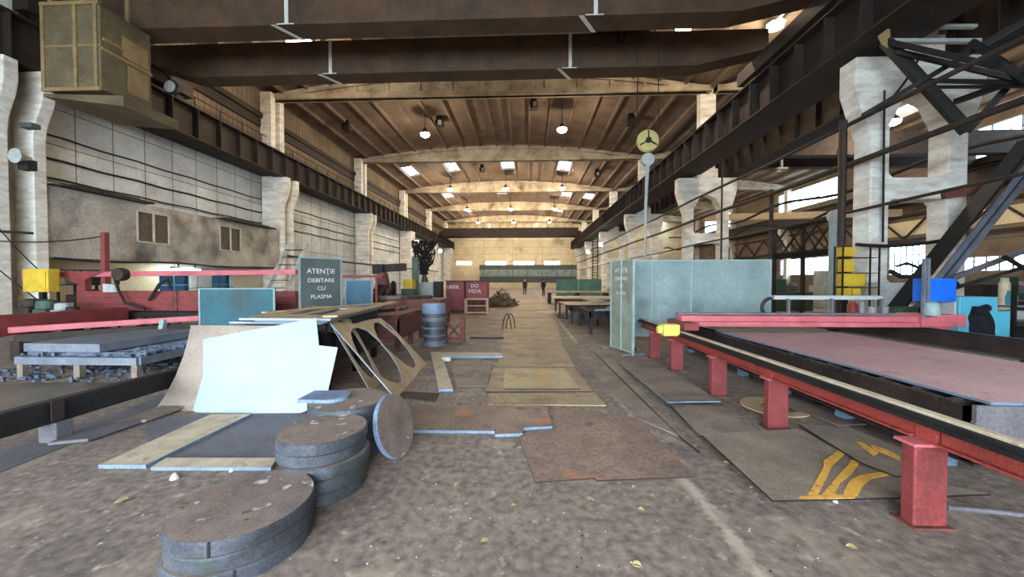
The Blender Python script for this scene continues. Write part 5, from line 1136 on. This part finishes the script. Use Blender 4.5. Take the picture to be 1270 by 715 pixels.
# machines against the left columns
def machine(px0, px1, top, Y, m_, name, lab, cat='machine', d=.8, z0=0):
    p, q = AY(px0, top, Y), AY(px1, top, Y); r = empty(name, ((p.x + q.x) / 2, Y, 0), lab, cat); MB().box(p.x, q.x, Y, Y + d, z0 + .1, p.z).build('body', m_, r, bevel=.03); MB().box(p.x + .05, q.x - .05, Y + .05, Y + d - .05, 0, z0 + .1).build('base', DARK, r); return r, p, q
r, p, q = machine(513, 537, 350, 17.5, GREYM, 'steel_cabinet', 'plain grey machine cabinet left of the red cabinets', 'cabinet'); MB().box(p.x + .1, q.x - .1, 17.47, 17.5, .3, p.z - .2).build('door', GREYM, r); MB().box(q.x, q.x + .35, 17.6, 18.2, 0, p.z + .05).build('side_unit', DARK, r)
r, p, q = machine(497, 513, 358, 16.0, GREENM, 'drill_press', 'green drilling machine with a yellow head', 'machine'); a = AY(505, 346, 16); MB().box(p.x + .1, q.x - .05, 16.0, 16.5, p.z, a.z).build('head', YEL, r, bevel=.03); MB().bar((q.x - .1, 16.6, p.z), (q.x - .1, 16.6, a.z + 1.0), .25, .25).build('column', GREENM, r)
p, q = AY(465, 333, 16.8), AY(500, 329, 16.8); MB().bar(p, AY(503, 331, 16.8), .3, .35).build('radial_arm', DARKBR, r); MB().box(p.x - .0, p.x + .5, 16.5, 17, p.z - .25, p.z + .2).build('arm_motor', DARK, r)
c = AY(473, 372, 14.5); mm = empty('machine_tool', (c.x, 14.5, 0), 'dark red machine tool with a tapered head right of the slate blue screen', 'machine')
MB().box(c.x - .5, c.x + .5, 14.3, 15, 0, .75).build('base', DARK, mm, bevel=.03); t_ = AY(472, 338, 14.5).z
MB().hexa([(c.x - .35, 14.3, .75), (c.x + .35, 14.3, .75), (c.x + .35, 14.9, .75), (c.x - .35, 14.9, .75), (c.x - .12, 14.4, t_), (c.x + .18, 14.4, t_), (c.x + .18, 14.8, t_), (c.x - .12, 14.8, t_)]).build('head', RUST, mm, bevel=.04)
for k in range(4): MB().tube([(c.x - .3 + k * .2, 14.3, .9), (c.x - .2 + k * .25, 14.1, 1.2), (c.x + .1 + k * .15, 14.2, 1.45)], .035, 6).build('hose', DARK, mm)
c = AY(487, 378, 15.2); o = MB().box(c.x - .35, c.x + .45, 15, 15.6, 0, 1.0).lathe([(.12, 0), (.12, .5), (.05, .6)], Matrix.Translation((c.x, 15.3, 1.0)), 14).build('pump_unit', DARK, bevel=.02); tag(o, 'black pump unit between the dark red machine tool and the green drilling machine', 'pump')
# stand with tangled hoses
Y = 26; c = AY(526, 340, Y); hs = empty('hose_stand', (c.x, Y, 0), 'dark splayed stand under a tangle of hoses by the left columns', 'stand')
for px in (517, 523, 530, 537): e_ = AY(px, 352, Y); MB().bar((c.x, Y, c.z + .2), (e_.x, Y + (.4 if px % 2 else -.3), 0), .12, .12).build('leg', GREENM, hs)
tg = MB()
for k in range(46):
    pts = []; x = R.uniform(-.6, .6)
    for i in range(7): t = i / 6; wd = .22 + .75 * t; pts.append((c.x + (x * wd * 1.4) + R.uniform(-.5, .5) * wd, Y + R.uniform(-.25, .25), c.z + t * 2.4))
    tg.tube(pts, .045, 4)
tg.build('hoses', CABLE, hs)
# ------------------------------------------------------------------ right of the aisle, middle distance
def slat_table(x0, x1, y0, y1, z, lab, m_, nslat=9):
    r = empty('slat_table', ((x0 + x1) / 2, y0, 0), lab, 'table', 'slat tables right of the aisle')
    MB().box(x0, x1, y0, y0 + .06, z - .25, z - .03).box(x0, x1, y1 - .06, y1, z - .25, z - .03).box(x0, x0 + .05, y0, y1, z - .25, z - .03).box(x1 - .05, x1, y0, y1, z - .25, z - .03).build('frame', m_, r)
    s = MB()
    for k in range(nslat):
        x = x0 + .1 + (x1 - x0 - .2) * k / (nslat - 1); s.box(x - .012, x + .012, y0, y1, z - .22, z)
    s.build('slats', DARKBR, r)
    for t in (0, .33, .66, 1):
        for y in (y0 + .06, y1 - .1): x = x0 + .05 + (x1 - x0 - .1) * t; MB().box(x - .04, x + .04, y - .06, y + .06, 0, z - .25).build('leg', m_, r)
    return r
a = G(727, 411); slat_table(a.x, a.x + 1.9, a.y - .6, a.y + 1.6, .72, 'dark slat table just behind the narrow lettered screen', DARK)
a = G(708, 402); slat_table(a.x, a.x + 2.2, a.y, a.y + 2.0, .72, 'dark slat table carrying plates next to the aisle', DARK)
tag(MB().plate([[(a.x - .15, a.y - .1), (a.x + 2.2, a.y), (a.x + 2.2, a.y + 1.9), (a.x - .35, a.y + 1.7)]], Matrix.Translation((0, 0, .745)), .025).build('steel_plate', TAN), 'tan plate lying on the slat table next to the aisle', 'steel plate')
a = G(693, 392); slat_table(a.x, a.x + 3, a.y, a.y + 2.6, .8, 'third slat table from the lettered screen along the aisle', DARKBR)
tag(MB().plate([[(a.x - .3, a.y), (a.x + 3, a.y - .1), (a.x + 3, a.y + 2.4), (a.x - .2, a.y + 2.3)]], Matrix.Translation((0, 0, .83)), .03).build('steel_plate', PLATEY), 'pale plate on the third slat table along the aisle', 'steel plate')
for k in range(14):
    x, y = a.x + R.uniform(-.2, 1.6), a.y - R.uniform(.1, .9); o = MB().bar((x, y, .03), (x + R.uniform(.2, .7), y + R.uniform(-.1, .3), .03), R.uniform(.08, .25), .05).build('offcut', R.choice([BLUEGR, DARKBR, TAN, GREYPL])); tag(o, 'offcut in the low pile before the third slat table', 'offcut', 'offcuts before the third slat table')
o = flat('floor_plate', [(662, 386), (690, 384.5), (700, 387), (678, 389.5)], .02, .018, PLATEY, 'pale torn plate on the floor left of the slat tables', 'floor plate', FPG)
for k in range(12):
    x, y = R.uniform(1.9, 3.4), R.uniform(10.6, 11.8)
    if k >= 5: x, y = R.uniform(1.6, 3.6), R.uniform(13.6, 15.3)
    z = .747 if k < 5 else .832
    o = MB().plate([[(-.3, -.1), (.25 + R.random() * .2, -.14), (.3, .1), (-.1, .16)]], Matrix.Translation((x, y, z + .035)) @ Matrix.Rotation(R.uniform(-.5, .5), 4, 'Z'), .033).build('offcut', R.choice([BLUEGR, GREYPL, TAN, DARKBR])); tag(o, 'offcut lying on a plate on the slat tables', 'offcut', 'offcuts on the slat tables')
a = G(700, 376.5); o = MB().box(a.x - 1.2, a.x + 3.5, a.y, a.y + 1.8, .75, .85).build('plate_stack', PLATEW); tag(o, 'thick tan plate pack in front of the far green screens', 'plate pack')
for dx in (-1, 1, 3): MB().box(a.x + dx - .1, a.x + dx + .1, a.y + .2, a.y + 1.5, 0, .75).build('support', DARK, o)
for i, (u0, u1, Y, lab) in enumerate(((690, 717, 33, 'left far green screen standing beyond the plate pack'), (717.5, 746, 33.4, 'right far green screen standing beyond the plate pack'))):
    p, q = AY(u0, 346, Y), AY(u1, 346, Y); screen((p.x, Y), (q.x, Y), .1, p.z, GREENW, GREENM, lab)
a = AY(772, 250, 32); 
wo = MB(); c = AY(738, 330, 44); 
ld = empty('service_ladder', (c.x, 44, 0), 'dark service ladder beside the fourth right column', 'ladder')
for dx in (-.3, .3): MB().box(c.x + dx - .05, c.x + dx + .05, 43.9, 44, 0, 7).build('stile', DARK, ld)
for k in range(18): MB().box(c.x - .3, c.x + .3, 43.92, 43.98, .4 + k * .36, .46 + k * .36).build('rung', DARK, ld)
# far greenery of machines in the side hall
for i, (x, y, w_, h, m_, lab) in enumerate(((14, 20, 2.2, 1.7, GREENM, 'green machine in the side hall behind the teal post'), (18, 22, 1.6, 2.2, GREYM, 'pale machine in the side hall before its windows'), (17, 13.5, 2.2, 1.5, DARKBR, 'brown machine in the side hall right of the nearest column'), (22, 17, 2.4, 1.8, GREENM, 'green machine deep in the side hall at the right edge'), (13.5, 30, 2, 2, RUST, 'rust brown machine in the side hall beyond the second column'), (20, 12, 1.8, 1.3, TEAL, 'teal machine in the side hall at the right edge'))):
    r = empty('machine', (x, y, 0), lab, 'machine'); MB().box(x - w_ / 2, x + w_ / 2, y, y + 1.2, 0, h * .6).build('base', m_, r, bevel=.04); MB().box(x - w_ / 2 + .1, x - w_ / 2 + .9, y + .1, y + 1, h * .6, h).build('headstock', m_, r, bevel=.05); MB().lathe([(.25, 0), (.28, .3), (.1, .5)], Matrix.Translation((x + .4, y + .6, h * .6)), 16).build('chuck', GREYPL, r)
# braced steel frame in the side hall behind the wide screen
bf = empty('braced_frame', (12, 19, 0), 'sooty braced steel frame in the side hall left of the teal post', 'frame')
p, q = AY(960, 318, 19), AY(1032, 312, 19)
MB().bar(p, q, .25, .3).build('beam', DARK, bf)
for t in (0, .5, 1.0): c = p.lerp(q, t); MB().bar((c.x, 19, 0), (c.x, 19, c.z + 1.6), .15, .15).build('post', DARKBR, bf)
for t in (.1, .35, .6, .85): c = p.lerp(q, t); MB().bar((c.x - .6, 19, c.z), (c.x + .4, 19, c.z + 1.5), .08, .08).bar((c.x + .5, 19, c.z), (c.x - .4, 19, c.z + 1.5), .06, .06).build('brace', DARKBR, bf)
# side hall wall: columns, lattice and pale glazed strip
for k in range(6):
    o = MB().box(XF - .55, XF, RY[k] - .3, RY[k] + .3, 0, 13.2).box(XF - 1.25, XF - .55, RY[k] - .28, RY[k] + .28, 7.2, 7.9).hexa([(XF - .6, RY[k] - .28, 6.5), (XF - .55, RY[k] - .28, 6.5), (XF - .55, RY[k] + .28, 6.5), (XF - .6, RY[k] + .28, 6.5), (XF - 1.25, RY[k] - .28, 7.2), (XF - .55, RY[k] - .28, 7.2), (XF - .55, RY[k] + .28, 7.2), (XF - 1.25, RY[k] + .28, 7.2)]).build('concrete_column', CONC)
    tag(o, '%s concrete column from the camera along the windowed wall of the side hall' % ordn[k], 'column', 'columns of the side hall wall', 'structure')
lw = empty('wall_lattice', (XF - .3, 14, 5), 'sooty lattice bracing along the windowed wall of the side hall', 'lattice')
MB().box(XF - .3, XF - .15, 14, 64, 4.9, 5.1).build('chord', DARKBR, lw); MB().box(XF - .3, XF - .15, 14, 64, 7.0, 7.2).build('chord', DARKBR, lw)
for k in range(24):
    y = 14 + k * 2.05; MB().bar((XF - .22, y, 5.1 if k % 2 else 7.0), (XF - .22, y + 2.05, 7.0 if k % 2 else 5.1), .12, .12).build('brace', DARKBR, lw)
struct(MB().box(XF - .06, XF, 12, 34, 5.4, 6.6).build('trim_4', CREAM))
# ducts and hanging gear of the side hall
tag(MB().bar((14, 30, 6.6), (29, 30, 6.9), .5, .5).build('duct', TAN), 'tan duct crossing the side hall beyond the second right column', 'duct')
tag(MB().tube([(13.5, 14 + k, 4.6 + .25 * math.sin(k * .9)) for k in range(24)], .06, 6).build('cable', CABLE), 'wavy black cable hanging through the side hall', 'cable')
tag(MB().tube([(15.5, 12 + k, 6.1 + .2 * math.sin(k * .7)) for k in range(30)], .08, 6).build('pipe', PIPE), 'thick dark pipe strung through the side hall', 'pipe')
# ------------------------------------------------------------------ people walking far down the aisle
def person(px, py, H, lab, turn, cap, arms):
    b = G(px, py); k = H / 1.75
    V = [(0, 0, .93), (0, 0, 1.12), (0, .0, 1.35), (0, 0, 1.48), (0, -.01, 1.56), (0, -.01, 1.66),           # pelvis, waist, chest, neck base, neck, head
         (.10, 0, .86), (.11, -.04, .5), (.11, .02, .08), (.12, -.14, .04), (-.10, 0, .86), (-.11, .06, .5), (-.11, .12, .1), (-.12, -.02, .05),
         (.19, 0, 1.41), (.25, .02, 1.12), (.22, arms, .9), (.21, arms - .05, .8), (-.19, 0, 1.41), (-.26, .02, 1.12), (-.23, arms, .9), (-.22, arms - .05, .8), (0, -.015, 1.74)]
    E_ = [(0, 1), (1, 2), (2, 3), (3, 4), (4, 5), (5, 22), (0, 6), (6, 7), (7, 8), (8, 9), (0, 10), (10, 11), (11, 12), (12, 13), (2, 14), (14, 15), (15, 16), (16, 17), (2, 18), (18, 19), (19, 20), (20, 21)]
    rad = [.15, .14, .16, .09, .06, .1, .1, .07, .05, .045, .1, .07, .05, .045, .08, .055, .04, .045, .08, .055, .04, .045, .07]
    me = bpy.data.meshes.new('person'); me.from_pydata([Vector(v) * k for v in V], E_, []); o = bpy.data.objects.new('person', me); col.objects.link(o)
    for m_ in (NAVY, SKIN): me.materials.append(m_)
    sk = o.modifiers.new('skin', 'SKIN'); lay = me.skin_vertices[0] if me.skin_vertices else None
    if lay is None:
        bm = bmesh.new(); bm.from_mesh(me); bm.verts.layers.skin.verify(); bm.to_mesh(me); bm.free(); lay = me.skin_vertices[0]
    for i, r_ in enumerate(rad): lay.data[i].radius = (r_ * k, r_ * k)
    lay.data[0].use_root = True
    ss = o.modifiers.new('soft', 'SUBSURF'); ss.levels = ss.render_levels = 2
    dg = bpy.context.evaluated_depsgraph_get(); m2 = bpy.data.meshes.new_from_object(o.evaluated_get(dg)); o.modifiers.clear(); o.data = m2
    m2.materials.clear(); m2.materials.append(NAVY); m2.materials.append(SKIN)
    for f_ in m2.polygons:
        z = f_.center.z / k; f_.material_index = 1 if z > 1.5 or (z < .86 and abs(f_.center.x) > .17 * k) else 0; f_.use_smooth = True
    o.location = b; o.rotation_euler.z = turn; tag(o, lab, 'person', 'people far down the aisle')
    hr_ = MB().lathe([(.1 * k, 1.66 * k), (.118 * k, 1.7 * k), (.105 * k, 1.77 * k), (.05 * k, 1.815 * k)], Matrix.Translation((0, .0, 0)), 16).build('cap' if cap else 'hair', GREYM if cap else DARK, smooth='all', org=(0, 0, 0)); hr_.parent = o
    fc = MB().lathe([(.014 * k, 0), (.008 * k, .03 * k)], Matrix.Translation((0, -.105 * k, 1.655 * k)) @ Matrix.Rotation(PI / 2, 4, 'X'), 8).build('nose', SKIN, smooth='all', org=(0, 0, 0)); fc.parent = o
    for s in (-1, 1):
        e_ = MB().lathe([(.01 * k, 0), (.006 * k, .012 * k)], Matrix.Translation((s * .04 * k, -.1 * k, 1.69 * k)) @ Matrix.Rotation(PI / 2, 4, 'X'), 8).build('eye', DARK, org=(0, 0, 0)); e_.parent = o
    mt_ = MB().box(-.025 * k, .025 * k, -.104 * k, -.095 * k, 1.6 * k, 1.608 * k).build('mouth', RUST, org=(0, 0, 0)); mt_.parent = o
    return o
person(651, 365.3, 1.72, 'person in dark work clothes with a pale cap walking in the aisle', .1, True, -.06)
person(674, 367, 1.74, 'person in dark clothes standing near the far green screens', -.5, False, -.12)
